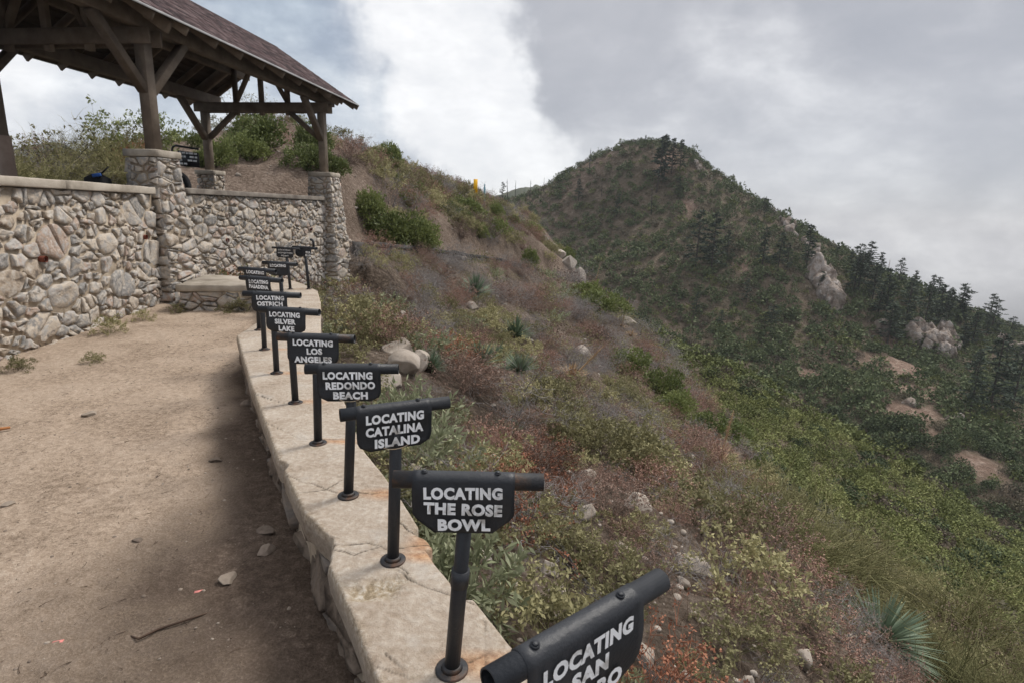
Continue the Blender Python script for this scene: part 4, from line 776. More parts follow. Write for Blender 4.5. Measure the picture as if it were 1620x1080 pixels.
def k_olive(n=30, r=.5, h=.5, per=26, ll=.042):
    mb = MB(); D = norm(rdir(n, .35)*np.array([1, 1, h/r])); P0 = RNG.normal(size=(n, 3))*.05; P0[:, 2] = -.05; tip, d = strands(mb, P0, D, h*(.7+.4*RNG.random(n)), .005, .0, .2, 4, .05, .25)
    P1 = np.repeat(tip, 4, 0)-np.repeat(d, 4, 0)*.15*RNG.random((n*4, 1)); D1 = norm(np.repeat(d, 4, 0)+RNG.normal(size=(n*4, 3))*.6); t2, d2 = strands(mb, P1, D1, .16*(.6+.7*RNG.random(n*4)), .0025, .1, .3, 3, 0, .25)
    m_ = n*4; base = t2[:, None]-d2[:, None]*.12*RNG.random((m_, per//2, 1))+RNG.normal(size=(m_, per//2, 3))*.012; cl = np.repeat(RNG.random(m_), per//2)
    leaves(mb, base.reshape(-1, 3), norm(RNG.normal(size=(m_*(per//2), 3))+np.array([0, 0, .6])), ll*(.6+.7*RNG.random(m_*(per//2))), ll*.5, np.clip(.15+.45*cl+.4*RNG.random(len(cl)), 0, 1)); return mb
def k_wispy(n=300, r=.8, h=.85):
    mb = MB(); P0 = RNG.normal(size=(n, 3))*np.array([.16, .16, .02])*r; D = norm(rdir(n, .45)*np.array([1, 1, 1.1])); tipc = np.where(RNG.random(n) < .22, 1.0, .25+.5*RNG.random(n))
    tip, d = strands(mb, P0, D, h*(.5+.7*RNG.random(n)), .005, .02+.2*RNG.random(n), tipc*.8, 6, .6, .2); q = np.repeat(np.arange(n), 3)
    s = .35+.6*RNG.random(len(q))[:, None]; strands(mb, P0[q]+(tip-P0)[q]*s, norm(d[q]+RNG.normal(size=(len(q), 3))*.45), .24*(.5+RNG.random(len(q))), .0034, .2, np.clip(tipc[q]+.25*RNG.normal(size=len(q)), 0, 1), 3, .1, .2); return mb
def k_manz(nc=300, r=1.0, h=.8, per=11, ll=.085):
    mb = MB(); lob = dome(9, r*.62, h*.62, .5); lr = .42+.22*RNG.random(9); q = RNG.integers(0, 9, nc); C = lob[q]+rdir(nc, -.0)*np.array([1, 1, .9])*(lr[q]*(.78+.25*RNG.random(nc)))[:, None]*r
    C[:, 2] = np.maximum(C[:, 2], .03); out = norm(C-np.array([0, 0, .2])*h); cl = np.repeat(RNG.random(nc), per)
    P = np.repeat(C, per, 0)+RNG.normal(size=(nc*per, 3))*.05*r; D = norm(np.repeat(out, per, 0)+RNG.normal(size=(nc*per, 3))*.7+np.array([0, 0, .35])); leaves(mb, P, D, ll*(.6+.7*RNG.random(len(P))), ll*.55, np.clip(.1+.4*cl+.5*RNG.random(len(P)), 0, 1))
    n = 14; D0 = rdir(n, .3); strands(mb, np.zeros((n, 3))+RNG.normal(size=(n, 3))*.05, D0, r*.8, .025, 0, .1, 5, .0, .2); return mb
def k_yucca(n=190, L=.62):
    mb = MB(); v = rdir(n, .12); P = v*.05; D = norm(v); Lw = L*(.75+.35*RNG.random(n)); sd_ = norm(np.cross(D, np.array([0, 0, 1.])+RNG.normal(size=(n, 3))*.1)); nn = np.cross(D, sd_); W_ = .016; pts = []
    for k, (s, w_) in enumerate(((0, .7), (.35, 1), (.7, .7), (1, .04))): c = P+D*Lw[:, None]*s-np.array([0, 0, 1])*(Lw[:, None]*.07*s*s); pts += [c+sd_*W_*w_, c-nn*W_*.4*w_, c-sd_*W_*w_]
    V = np.stack(pts, 1); k = np.arange(n)[:, None, None]*12; q = np.array([(i*3+j, i*3+j+1, i*3+3+j+1, i*3+3+j) for i in range(3) for j in range(2)])[None]; a = np.repeat(.2+.7*RNG.random(n), 12)
    mb.add(V.reshape(-1, 3), (k+q).reshape(-1, 4), a=a); return mb
def k_clump(nq, lobes=6, size=.42, r=1.0, h=.8, leg=.0):
    """coarse crown for far shrubs: many small leaf sprays on uneven lobes"""
    mb = MB(); lob = dome(lobes, r*.6, h*.55, .5); lr = .42+.26*RNG.random(lobes); q = RNG.integers(0, lobes, nq); v = rdir(nq); v[:, 2] -= .15; v = norm(v)
    P = lob[q]+v*(lr[q]*(.86+.2*RNG.random(nq)))[:, None]*np.array([r, r, h*1.15]); P[:, 2] = np.maximum(P[:, 2], -.1); D = norm(v+RNG.normal(size=(nq, 3))*.6); cl = RNG.random(lobes)[q]
    leaves(mb, P, D, size*r*(.5+.8*RNG.random(nq)), size*.62*r*(.6+.6*RNG.random(nq)), np.clip(.35*cl+.65*RNG.random(nq), 0, 1)); return mb
def k_conifer(H=12, spread=.24, flat=0.0, base=.2, dens=1.0):
    """trunk and crown, unit: metres for H"""
    tr, cr = MB(), MB(); ln = RNG.normal(size=2)*.02*H; tp = [(ln[0]*s*s, ln[1]*s*s, H*s) for s in np.linspace(0, 1, 7)]; tr.tube([(0, 0, -1.)]+tp, [H*.016]+[H*.014*(1-.9*s)+.02 for s in np.linspace(0, 1, 7)], 7)
    nb_ = int(42*dens); 
    for i in range(nb_):
        s = base+(1-base)*((i+RNG.random())/nb_); az = RNG.random()*6.283; k = (1-s)**(.7 if not flat else .25)*(.55+.75*RNG.random()); L = max(H*spread*k, H*.03)
        if RNG.random() < .12: continue
        o = np.array([ln[0]*s*s, ln[1]*s*s, H*s]); d = np.array([math.cos(az), math.sin(az), .12-.28*(1-s)+RNG.normal()*.1]); e = o+d*L; tr.tube([tuple(o), tuple(o+d*L*.5+np.array([0, 0, .02*L])), tuple(e)], [H*.004, H*.003, H*.001], 4)
        m_ = int(9+18*k); q = RNG.random(m_)**.7; P = o+d*L*q[:, None]+RNG.normal(size=(m_, 3))*np.array([.09, .09, .03])*L; D = norm(d+RNG.normal(size=(m_, 3))*np.array([.7, .7, .3])+np.array([0, 0, -.05]))
        leaves(cr, P, D, H*.055*(.6+.7*RNG.random(m_)), H*.026*(.6+.6*RNG.random(m_)), RNG.random(m_))
    m_ = 14; P = np.array([ln[0], ln[1], H*.97])+RNG.normal(size=(m_, 3))*H*.015; leaves(cr, P, norm(RNG.normal(size=(m_, 3))+np.array([0, 0, 1.])), H*.05, H*.022, RNG.random(m_)); return tr, cr
def k_snag(H):
    mb = MB(); ln = RNG.normal(size=2)*.03*H; mb.tube([(0, 0, -1)]+[(ln[0]*s, ln[1]*s, H*s) for s in (0, .3, .6, .9, 1)], [H*.022, H*.02, H*.017, H*.013, H*.008, H*.002], 7)
    for i in range(9):
        s = .35+.62*RNG.random(); az = RNG.random()*6.28; L = H*.07*(.4+RNG.random()); o = Vector((ln[0]*s, ln[1]*s, H*s)); e = o+Vector((math.cos(az), math.sin(az), .3*RNG.normal()))*L; mb.tube([o, e], [H*.005, H*.002], 5)
    return mb
def icosphere(sub=2):
    tt_ = (1+5**.5)/2; V = [(-1, tt_, 0), (1, tt_, 0), (-1, -tt_, 0), (1, -tt_, 0), (0, -1, tt_), (0, 1, tt_), (0, -1, -tt_), (0, 1, -tt_), (tt_, 0, -1), (tt_, 0, 1), (-tt_, 0, -1), (-tt_, 0, 1)]
    F = [(0, 11, 5), (0, 5, 1), (0, 1, 7), (0, 7, 10), (0, 10, 11), (1, 5, 9), (5, 11, 4), (11, 10, 2), (10, 7, 6), (7, 1, 8), (3, 9, 4), (3, 4, 2), (3, 2, 6), (3, 6, 8), (3, 8, 9), (4, 9, 5), (2, 4, 11), (6, 2, 10), (8, 6, 7), (9, 8, 1)]
    V = [Vector(v).normalized() for v in V]
    for _ in range(sub):
        c = {}; F2 = []
        def mid(i, j):
            k = (min(i, j), max(i, j))
            if k not in c: V.append(((V[i]+V[j])/2).normalized()); c[k] = len(V)-1
            return c[k]
        for a, b_, d in F: x, y, z = mid(a, b_), mid(b_, d), mid(d, a); F2 += [(a, x, z), (b_, y, x), (d, z, y), (x, y, z)]
        F = F2
    return np.array([v[:] for v in V]), np.array(F)
ICO = {k: icosphere(k) for k in (1, 2, 3, 4)}
def rock(size, sub=3, cuts=9, rough=.028):
    V, F = ICO[sub]; V = V.copy()
    for _ in range(cuts): n = norm(RNG.normal(size=(1, 3)))[0]; c = .48+.34*RNG.random(); d = V@n; V = V-np.outer(np.maximum(d-c, 0), n)
    f = fbm(V[:, 0]*2.2+5, V[:, 1]*2.2+V[:, 2]*1.7, int(RNG.integers(1, 9999)), 5); V = V*(1+rough*4*f[:, None]); return V*np.asarray(size), F

def instance(mesh, name, loc, sc=1, rz=0, label=None, cat=None, group=None, tilt=(0, 0)):
    o = bpy.data.objects.new(name, mesh); COL.objects.link(o); o.location = loc; o.scale = (sc, sc, sc) if np.isscalar(sc) else sc; o.rotation_euler = (tilt[0], tilt[1], rz); return tag(o, label, cat, group)

PROTO = {}
def proto(kind, fn, mat, n=3): PROTO[kind] = [fn().mesh(kind, MT[mat]) for _ in range(n)]
proto('sage_bush', lambda: k_sage(), 'sage'); proto('sage_near', lambda: k_sage(62, .5, .55, .105, .024, 20), 'sage', 3)
proto('buckwheat', lambda: k_buck(), 'buck', 4); proto('red_buckwheat', lambda: k_buck(100, .45, .45), 'redbuck', 2); proto('dead_shrub', lambda: k_twig(), 'greywood', 3)
proto('olive_shrub', lambda: k_olive(), 'olive', 4); proto('broom_shrub', lambda: k_wispy(), 'wispy', 3); proto('manzanita', lambda: k_manz(), 'manz', 4)
proto('yucca', lambda: k_yucca(), 'yucca', 3)

# --- near hillside: scattered shrubs, every one an object
CAM = np.array([0, 0, EYE]); FV, RV, UV = np.array(f_), np.array(r_), np.array(u_)
def view(P):
    d = P-CAM; w_ = d@FV; return 810+900*(d@RV)/np.maximum(w_, .01), 540-900*(d@UV)/np.maximum(w_, .01), w_
cand = []
r = 1.5
while r < 82:
    step = .44+.0155*r; nb_ = int(math.radians(100)*r/step)
    for i in range(nb_):
        b_ = math.radians(-42)+math.radians(100)*(i+RNG.random())/nb_; rr = r+RNG.uniform(-.5, .5)*step; cand.append((math.sin(b_)*rr, math.cos(b_)*rr, step))
    r += step*.86
cand = np.array(cand); d1, s1 = seg_dist(cand[:, 0], cand[:, 1], STEP); dp, sp = seg_dist(cand[:, 0], cand[:, 1], [tuple(p) for p in SO_]); 
zc = h_near(cand[:, 0], cand[:, 1]); pc = np.column_stack([cand[:, :2], zc]); px, py, dw = view(pc+np.array([0, 0, .3]))
zz2 = h_near(cand[:, 0]*.93, cand[:, 1]*.93)
ok = (s1 > 0) & ((sp > 0) | (cand[:, 1] > 11)) & (dp > .28) & (px > -150) & (px < 1780) & (py < 1250) & ((d1 > .30)) & (np.hypot(cand[:, 0], cand[:, 1]) < 80) & (cand[:, 0] < 30)
KEEP = [(5.1, 6.7, .75), (4.8, 6.2, .5), (-1.6, 24, .8), (.1, 18.9, .8), (-.4, 13.8, .6), (.2, 11.6, .6), (-.6, 10.9, .6), (5.8, 14.6, .8), (1.9, 17.3, .8), (-1.62, 8.3, .5), (-1.85, 9.2, .5), (-1.75, 7.6, .45), (-1.5, 8.8, .4), (-.24, 6.3, .35), (1.3, 7.0, .4), (1.05, 7.35, .35), (1.44, 5.7, .35), (.29, 3.7, .25), (.36, 3.4, .25), (.86, 3.0, .3), (1.85, 4.9, .4), (-.4, 22, .5), (.6, 17.5, .4), (-1.5, 21, .4), (2.4, 15, .4), (3.4, 26, .7),
        (5.9, 26.9, 1.3), (7.6, 27.6, 1), (7.1, 23.9, 1), (9.4, 25.0, 1.5), (6.3, 41.4, 1.8), (5.6, 44.5, 1.5), (9.2, 19.5, .9)] + [(fx_, fy_, .22) for fx_, fy_ in ((.22, 4.5), (.45, 3.9), (.62, 3.35), (.85, 2.7), (1.0, 2.4))]
for kx, ky, kr in KEEP: ok &= (cand[:, 0]-kx)**2+(cand[:, 1]-ky)**2 > kr*kr
cand = cand[ok]; zc = zc[ok]; dp = dp[ok]
dens = fbm(cand[:, 0]*.35, cand[:, 1]*.35, 201, 3); keep = RNG.random(len(cand)) < np.clip(.90+dens*1.6+.15*(np.hypot(cand[:, 0], cand[:, 1]) < 9), .2, 1); cand = cand[keep]; zc = zc[keep]; dp = dp[keep]
kn1 = fbm(cand[:, 0]*.45, cand[:, 1]*.45, 211, 3); kn2 = fbm(cand[:, 0]*.4, cand[:, 1]*.4, 221, 3)
LABELS = {
 'buckwheat': ('dry red-brown twiggy shrub on the steep slope below the signs', 'shrub', 'dry brown shrubs on the slope'),
 'red_buckwheat': ('low rust-red seeded shrub beside the parapet and rocks', 'shrub', 'rust-red shrubs'),
 'dead_shrub': ('bare grey dead shrub of tangled twigs on the slope', 'shrub', 'bare grey shrubs on the slope'),
 'olive_shrub': ('small olive-green leafy shrub among the dry brown ones', 'shrub', 'olive shrubs on the slope'),
 'sage_bush': ('pale grey-green sage bush with narrow leaves growing below the parapet', 'bush', 'sage bushes below the parapet'),
 'broom_shrub': ('wispy green-gold broom shrub with rusty tips at the lower right of the slope', 'shrub', 'wispy broom shrubs')}
counts = {}; over = []
order = np.argsort(np.hypot(cand[:, 0], cand[:, 1]))
for i in order:
    x, y, st = cand[i]; rr = math.hypot(x, y); lower = smooth01((x-2.9)/2.2)*smooth01((14-rr)/4) if rr < 16 else 0; u = RNG.random()
    if lower > .35 and y > 6 and u < .42: kind = 'broom_shrub'
    elif dp[i] < 1.0 and rr < 12 and u < .62: kind = 'sage_bush'
    elif dp[i] < 2.6 and u < .15 and rr < 17: kind = 'red_buckwheat'
    elif kn1[i] > .06 and u < .8: kind = 'olive_shrub'
    elif kn2[i] > .05 and u < .5: kind = 'dead_shrub'
    elif u < .62: kind = 'buckwheat'
    elif u < .88: kind = 'olive_shrub'
    elif u < .97: kind = 'dead_shrub'
    else: kind = 'sage_bush'
    sc = (.6+1.05*RNG.random()**1.8)*min(1.05, .5+.05*rr)*(1.0 if rr < 16 else 1+.026*(rr-16))
    if kind == 'broom_shrub': sc *= 1.05+.4*RNG.random()
    if counts.get(kind, 0) < 300:
        counts[kind] = counts.get(kind, 0)+1; ms = PROTO['sage_near' if kind == 'sage_bush' and rr < 5 else kind]; lb, ct, gp = LABELS[kind]
        instance(ms[int(RNG.integers(len(ms)))], kind, (x, y, zc[i]-.03), (sc*1.05, sc*1.05, sc*(.75+.35*RNG.random())), RNG.random()*6.28, lb, ct, gp, (RNG.normal()*.1-.05, .25+RNG.normal()*.1))
    else: over.append((x, y, zc[i], sc, kind))
def merged(name, lst, mk, mat, label, cat, variants=4):
    vs = []
    for _ in range(variants):
        m_ = mk(); vs.append((np.concatenate(m_.v), np.concatenate(m_.a), np.concatenate(m_.q) if m_.q else None))
    mb = MB()
    for x, y, z, sc in lst:
        V, A, Q = vs[int(RNG.integers(variants))]; c, s = math.cos(an := RNG.random()*6.28), math.sin(an); R = np.array([[c, -s, 0], [s, c, 0], [0, 0, .8+.4*RNG.random()]])
        mb.add(V@R.T*sc+np.array([x, y, z]), Q, a=np.clip(A*.5+.5*RNG.random(), 0, 1))
    o = obj(name, mb, MT[mat]); return tag(o, label, cat, None, 'stuff')
ov = [(x, y, z-.05, sc*.75) for x, y, z, sc, k in over]; half = [o_ for i, o_ in enumerate(ov) if i % 2]; rest = [o_ for i, o_ in enumerate(ov) if i % 2 == 0]
if half: merged('dry_scrub', half, lambda: k_clump(170, 7, .12, .6, .5), 'buck', 'mass of distant dry brown scrub along the trail and spur', 'scrub')
if rest: merged('green_scrub', rest, lambda: k_clump(170, 7, .12, .6, .5), 'olive', 'mass of distant olive scrub along the trail and spur', 'scrub')
# litter: dry stalks, grass tufts and pebbles
def litter_pts(n, rmin, rmax, side):
    b_ = RNG.uniform(math.radians(-50), math.radians(60), n); r = np.exp(RNG.uniform(math.log(rmin), math.log(rmax), n)); x, y = np.sin(b_)*r, np.cos(b_)*r
    d, s = seg_dist(x, y, STEP); d2, s2 = seg_dist(x, y, [tuple(p) for p in SO_]); k = (s > 0) & ((s2 > 0) | (y > 11)) & (d > .2) & (d2 > .03) if side else (s < 0) & (y > 17); return x[k], y[k]
x, y = litter_pts(16000, 1.3, 45, True); z = h_near(x, y); P0 = np.column_stack([x, y, z-.01]); k = np.hypot(x, y); mb = MB(); nn = len(x)
strands(mb, P0, norm(RNG.normal(size=(nn, 3))*np.array([1, 1, .5])+np.array([0, 0, .35])), (.10+.16*RNG.random(nn))*np.clip(.5+k*.06, .5, 2), .0016*np.clip(.6+k*.12, .7, 5), RNG.random(nn)*.6, RNG.random(nn), 3, .3, .3)
nt = 2600; k2 = RNG.integers(0, nn, nt); strands(mb, P0[k2]+RNG.normal(size=(nt, 3))*np.array([.2, .2, 0]), norm(RNG.normal(size=(nt, 3))*.35+np.array([.1, 0, 1.])), (.28+.4*RNG.random(nt))*np.clip(.55+k[k2]*.05, .5, 1.6), .0022*np.clip(.6+k[k2]*.12, .7, 5), RNG.random(nt)*.5, RNG.random(nt), 4, .25, .2)
tag(obj('dry_grass', mb, mat_mix('dry_stalks', [(.08, .055, .04), (.2, .135, .095), (.33, .25, .17), (.16, .15, .08)], wn=.1, wv=.9, scale=.5, rough=.9)), 'dry grass and dead stalks scattered between the shrubs', 'grass', None, 'stuff')
def pebbles(name, x, y, z, s, mat, label):
    mb = MB(); vs = [rock((1, 1, .7), 1, 5, .05) for _ in range(6)]
    for i in range(len(x)): V, F = vs[i % 6]; a = RNG.random()*6.28; c, s_ = math.cos(a), math.sin(a); mb.add((V@np.array([[c, -s_, 0], [s_, c, 0], [0, 0, 1]]).T)*s[i]+np.array([x[i], y[i], z[i]]), None, F, a=RNG.random())
    tag(obj(name, mb, MT[mat]), label, 'gravel', None, 'stuff')
x1, y1 = litter_pts(2600, 1.4, 40, True); x2, y2 = litter_pts(1500, 17, 50, False); x = np.concatenate([x1, x2]); y = np.concatenate([y1, y2]); rr = np.hypot(x, y)
pebbles('scree', x, y, h_near(x, y), (.008+.045*RNG.random(len(x))**4)*np.clip(.5+rr*.09, .6, 3), 'rock', 'loose pale stones strewn over the hillside')
n = 1100; yy = np.exp(RNG.uniform(math.log(1.2), math.log(9.0), n)); fr = RNG.random(n)**.55; lx = np.interp(yy, [0, 9.6], [-4.7, -5.85]); rx = np.interp(yy, SI[:, 1], SI[:, 0])-.06; xx = lx*(1-fr)+rx*fr
zg = fbm(xx*.9, yy*.9, 12, 4)*.05+fbm(xx*6, yy*6, 13, 4)*.034
pebbles('gravel', xx, yy, zg-.001, .0018+.009*RNG.random(n)**5+.0007*yy*RNG.random(n), 'pebble', 'fine gravel sprinkled over the patio dirt')
tk = 900; yy = np.exp(RNG.uniform(math.log(1.2), math.log(8.5), tk)); fr = RNG.random(tk)**.6; xx = np.interp(yy, [0, 9.6], [-4.7, -5.85])*(1-fr)+(np.interp(yy, SI[:, 1], SI[:, 0])-.05)*fr; mb = MB()
zg = fbm(xx*.9, yy*.9, 12, 4)*.05+fbm(xx*6, yy*6, 13, 4)*.034; a = RNG.random(tk)*6.28; strands(mb, np.column_stack([xx, yy, zg+.004]), np.column_stack([np.cos(a), np.sin(a), .05*np.ones(tk)]), (.01+.07*RNG.random(tk)**3), .0018, .2, .8, 3, .02, .2)
tag(obj('twig_litter', mb, MT['twig']), 'tiny twigs and leaf bits littering the patio dirt', 'litter', None, 'stuff')

# --- single stones and scraps on the patio
def lone_rock(loc, size, label, name='rock', cat='rock', mat='rock', group=None, sub=3, cuts=10, tilt=0):
    V, F = rock(size, sub, cuts); mb = MB(); mb.add(V, None, F, a=RNG.random()); o = obj(name, mb, MT[mat]); o.location = loc; o.rotation_euler = (tilt, 0, RNG.random()*6.28); return tag(o, label, cat, group)
for (x, y, s, lb) in [(-1.28, 2.3, .055, 'brown wedge-shaped stone on the dark dirt near the parapet foot'), (-2.28, 4.7, .07, 'rounded grey stone on the dirt beside the parapet, left of the signs'), (-1.9, 2.62, .03, 'thin pale stone chip in the middle of the patio dirt'),
                      (-2.85, 2.95, .04, 'pale flat stone alone in the middle left of the patio'), (-1.28, 2.72, .055, 'grey rubble lump fallen at the foot of the parapet'), (-1.2, 2.55, .06, 'dark mossy rubble lump against the parapet base'), (-2.0, 3.6, .05, 'small stone in the dark dirt strip by the parapet'), (-3.45, 4.4, .06, 'flat brown stone casting a dark edge in the patio centre')]:
    lone_rock((x, y, patio_z(x, y)+s*.12), (s, s*.7, s*.5), lb, 'stone', 'stone', 'pebble')
for x, y, lb in ((-1.37, 2.22, 'small pink scrap on the dark dirt nearest the parapet'), (-1.75, 1.9, 'small pink scrap on the dark dirt at the bottom of the photo')):
    mb = MB(); mb.beam((x-.018, y, .012), (x+.018, y+.01, .014), .016, .004); tag(obj('litter_scrap', mb, MT['pink'], (x, y, .012)), lb, 'scrap')
mb = MB(); mb.tube([(-3.95, 3.9, .02), (-3.85, 3.95, .025), (-3.75, 4.0, .03)], [.012, .015, .01], 7); tag(obj('stick', mb, mat_mix('orange_wood', [(.28, .11, .04), (.36, .17, .07)], scale=20), (-3.85, 3.95, .02)), 'short orange-brown stick lying on the left of the patio', 'stick')
mb = MB(); mb.tube([(-1.50, 1.95, .01), (-1.44, 1.92, .025), (-1.40, 1.98, .02), (-1.30, 2.04, .025), (-1.24, 2.1, .015)], [.004, .005, .005, .004, .002], 6); tag(obj('twig', mb, MT['twig'], (-1.4, 1.98, .01), True), 'curled dark twig on the dark dirt in the bottom foreground', 'twig')
# weeds along the wall foot
for (x, y, s, lb) in [(-5.30, 7.3, .5, 'green weed tuft at the foot of the left wall near the pier'), (-5.42, 8.2, .35, 'smaller weed growing from the left wall foot, closer to the corner'), (-4.5, 5.9, .28, 'lone green weed growing out in the patio dirt'), (-5.0, 5.55, .35, 'weed tuft at the foot of the left wall by the photo edge'),
                      (-4.45, 9.05, .5, 'grey-green weed growing in front of the stone bench'), (-5.35, 8.95, .3, 'small weed in the corner between pier and bench')]:
    instance(PROTO['olive_shrub'][int(RNG.integers(4))], 'weed', (x, y, .0), s, RNG.random()*6, lb, 'weed', 'weeds on the patio')

# --- rocks on the hillside
def hill_rock(x, y, s, lb, dz=.1, sz=(1, .8, .8)): lone_rock((x, y, hz(x, y)+s*dz), tuple(s*np.array(sz)), lb, 'boulder', 'boulder', sub=4 if s > .25 else 3, cuts=12)
for x, y, s, lb in [(-1.62, 8.3, .33, 'lower pale jagged rock of the outcrop right of the Redondo Beach sign'), (-1.85, 9.2, .33, 'upper pale jagged rock of the outcrop right of the Redondo Beach sign'), (-1.75, 7.6, .32, 'blocky pale rock just above the right end of the Redondo Beach tube'), (-1.5, 8.8, .28, 'middle white rock of the outcrop beside the red shrubs'),
                    (-2.0, 10.1, .3, 'top rock of the pale outcrop above the signs'), (-.24, 6.3, .22, 'small white boulder above the Rose Bowl sign'), (1.3, 7.0, .28, 'pinkish boulder on the slope right of the Rose Bowl sign'), (1.05, 7.35, .22, 'grey-white boulder left of the pinkish one'),
                    (1.44, 5.7, .2, 'pale low rock above the San Pedro sign'), (.29, 3.7, .12, 'pale rock by the fallen wire fence'), (.36, 3.4, .1, 'grey rock just below the fallen wire fence'), (.86, 3.0, .12, 'white rock right beside the San Pedro tube'), (1.85, 4.9, .25, 'large tilted pale slab right of the San Pedro sign'),
                    (-3.0, 14.5, .35, 'pale rock under the pier buttress on the slope'), (4.6, 8.5, .2, 'white stone at the lower right by the yucca'), (5.9, 7.7, .25, 'white stone below the yucca at the bottom right'), (3.4, 26, .6, 'whitish boulder high on the slope near the dry yucca'), (9.0, 44, .9, 'grey boulder on the edge of the spur'),
                    (-.4, 22, .35, 'white stone in the middle of the upper slope'), (.6, 17.5, .28, 'pale stone below the blue yuccas'), (-1.5, 21, .3, 'pale stone right of the green yucca under the trail'), (2.4, 15, .28, 'pale stone in the centre of the slope')]:
    hill_rock(x, y, s, lb)
for i in range(46):
    r_k, b_ = math.exp(RNG.uniform(math.log(3.2), math.log(32))), math.radians(RNG.uniform(-14, 34)); x, y = math.sin(b_)*r_k, math.cos(b_)*r_k; d_s, s_s = seg_dist(np.array([x]), np.array([y]), [tuple(p) for p in SO_])
    if s_s[0] < 0 and y < 11 or d_s[0] < .35: continue
    s = RNG.uniform(.035, .10)*(1+.07*r_k); lone_rock((x, y, hz(x, y)+s*.35), (s, s*RNG.uniform(.6, .9), s*RNG.uniform(.6, 1.1)), 'small pale jagged rock poking out between the shrubs on the slope', 'hill_stone', 'rock', group='small pale rocks on the slope', sub=2, cuts=14)
for i, (x, y) in enumerate([(4.5, 58), (5.2, 55), (4.0, 61), (5.9, 52.5), (3.2, 64)]): hill_rock(x, y, .9+.2*(i % 2), ['pale rock rib on the spur crest below the saddle, middle block', 'pale rock rib on the spur crest, second block from below', 'pale rock rib on the spur crest, second block from the top', 'pale rock rib on the spur crest, lowest block', 'pale rock rib on the spur crest, topmost block'][i], .3, (.7, 1, 1))

# --- named shrubs on the near hill and spur
def bush(kind, name, x, y, sc, lb, cat='bush', group=None, dz=-.1):
    if kind == 'manzanita': sc = (sc, sc, sc*1.3) if np.isscalar(sc) else (sc[0], sc[1], sc[2]*(1.3 if sc[2] < 1.42 else 1.0))
    instance(PROTO[kind][int(RNG.integers(len(PROTO[kind])))], name, (x, y, hz(x, y)+dz), sc if not np.isscalar(sc) else (sc, sc, sc), RNG.random()*6.28, lb, cat, group)
for x, y, sc, lb in [(-4.9, 24.6, (1.5, 1.5, 1.9), 'largest dark green bush on the hillside above the trail'), (-4.1, 25.2, (1.05, 1.05, 1.6), 'bright green bush right behind the largest one above the trail'), (-6.1, 24.8, (1.1, 1.1, 1.6), 'olive-grey bush left of the largest one above the trail'),
                     (-10.3, 24.3, 1.35, 'large round bush on the bare hill seen under the roof'), (-10.4, 22.9, 1.05, 'middle round bush on the bare dirt slope behind the back wall'), (-10.9, 21.5, (.75, .75, 1.0), 'small bright bush beside the inner far column'), (-11.2, 21.0, (.6, .6, .55), 'low dark bush left of the inner far column'),
                     (-8.0, 22.7, 1.0, 'lower bush seen just left of the outer far column'), (-8.4, 24.3, 1.15, 'upper bush seen left of the outer far column'), (-7.4, 23.4, .8, 'small bush seen right of the outer far column'), (-8.8, 40.2, (1.4, 1.4, 2.0), 'dark green bush on the hill skyline right of the pavilion'),
                     (-1.6, 43.0, (1.5, 1.6, 1.4), 'dark round bush in the middle of the spur below the saddle'), (-3.9, 42.5, (1.8, 1.9, 1.5), 'tall brown-green bush above the trail on the spur'), (1.3, 44.3, (1.0, 1.0, 1.7), 'upright dark bush low on the spur'), (1.4, 58, (1.8, 1.8, 1.3), 'green bush on the spur crest right of the markers'),
                     (5.3, 60, (1.5, 1.5, 2.0), 'olive bush behind the pale rock rib'), (9.4, 25.0, (1.7, 1.6, 1.45), 'bright yellow-green round bush on the edge of the slope'), (5.9, 26.9, (1.6, 1.7, 1.5), 'broad dark bush in the middle of the slope edge'), (7.6, 27.6, (1.3, 1.3, 1.3), 'bright green crown right of the broad dark bush'), (7.1, 23.9, (1.4, 1.2, 1.6), 'dark shadowy bush below the broad one'),
                     (6.3, 41.4, (2.2, 2.2, 2.0), 'large dark green bush on the spur edge by the dry stalk'), (5.6, 44.5, (1.8, 1.7, 1.4), 'light green bush above the large dark one on the spur edge'), (9.2, 19.5, (.95, .9, 1.1), 'small blue-green bush right of the dry yucca'), (-4.9, 24.0, .8, 'small bright bush at the left end of the trail boards'), (-2.5, 40, (.8, .8, .9), 'small green bush just above the trail boards')]:
    bush('manzanita', 'manzanita', x, y, sc, lb, 'bush', 'green rounded bushes on the near hill')
for x, y, s, lb in [(5.1, 6.7, 1.15, 'large deep-green yucca at the lower right'), (-1.6, 24, 1.4, 'green yucca highest on the slope under the trail'), (.1, 18.9, 1.2, 'blue-green yucca in the middle of the upper slope'), (-.4, 13.8, .8, 'small yucca left of the blue-green pair'), (.2, 11.6, .8, 'right one of the low blue-green yucca pair'), (-.6, 10.9, .8, 'left one of the low blue-green yucca pair'), (-1.3, 8.9, .5, 'grey-green yucca near the pale outcrop'), (3.0, 11.5, .45, 'tiny blue-green yucca in the lower slope'), (1.3, 22.5, .7, 'small green yucca near the white stone')]:
    instance(PROTO['yucca'][int(RNG.integers(3))], 'yucca', (x, y, hz(x, y)+.05), s, RNG.random()*6, lb, 'yucca', 'living yuccas on the slope', (0, .35))
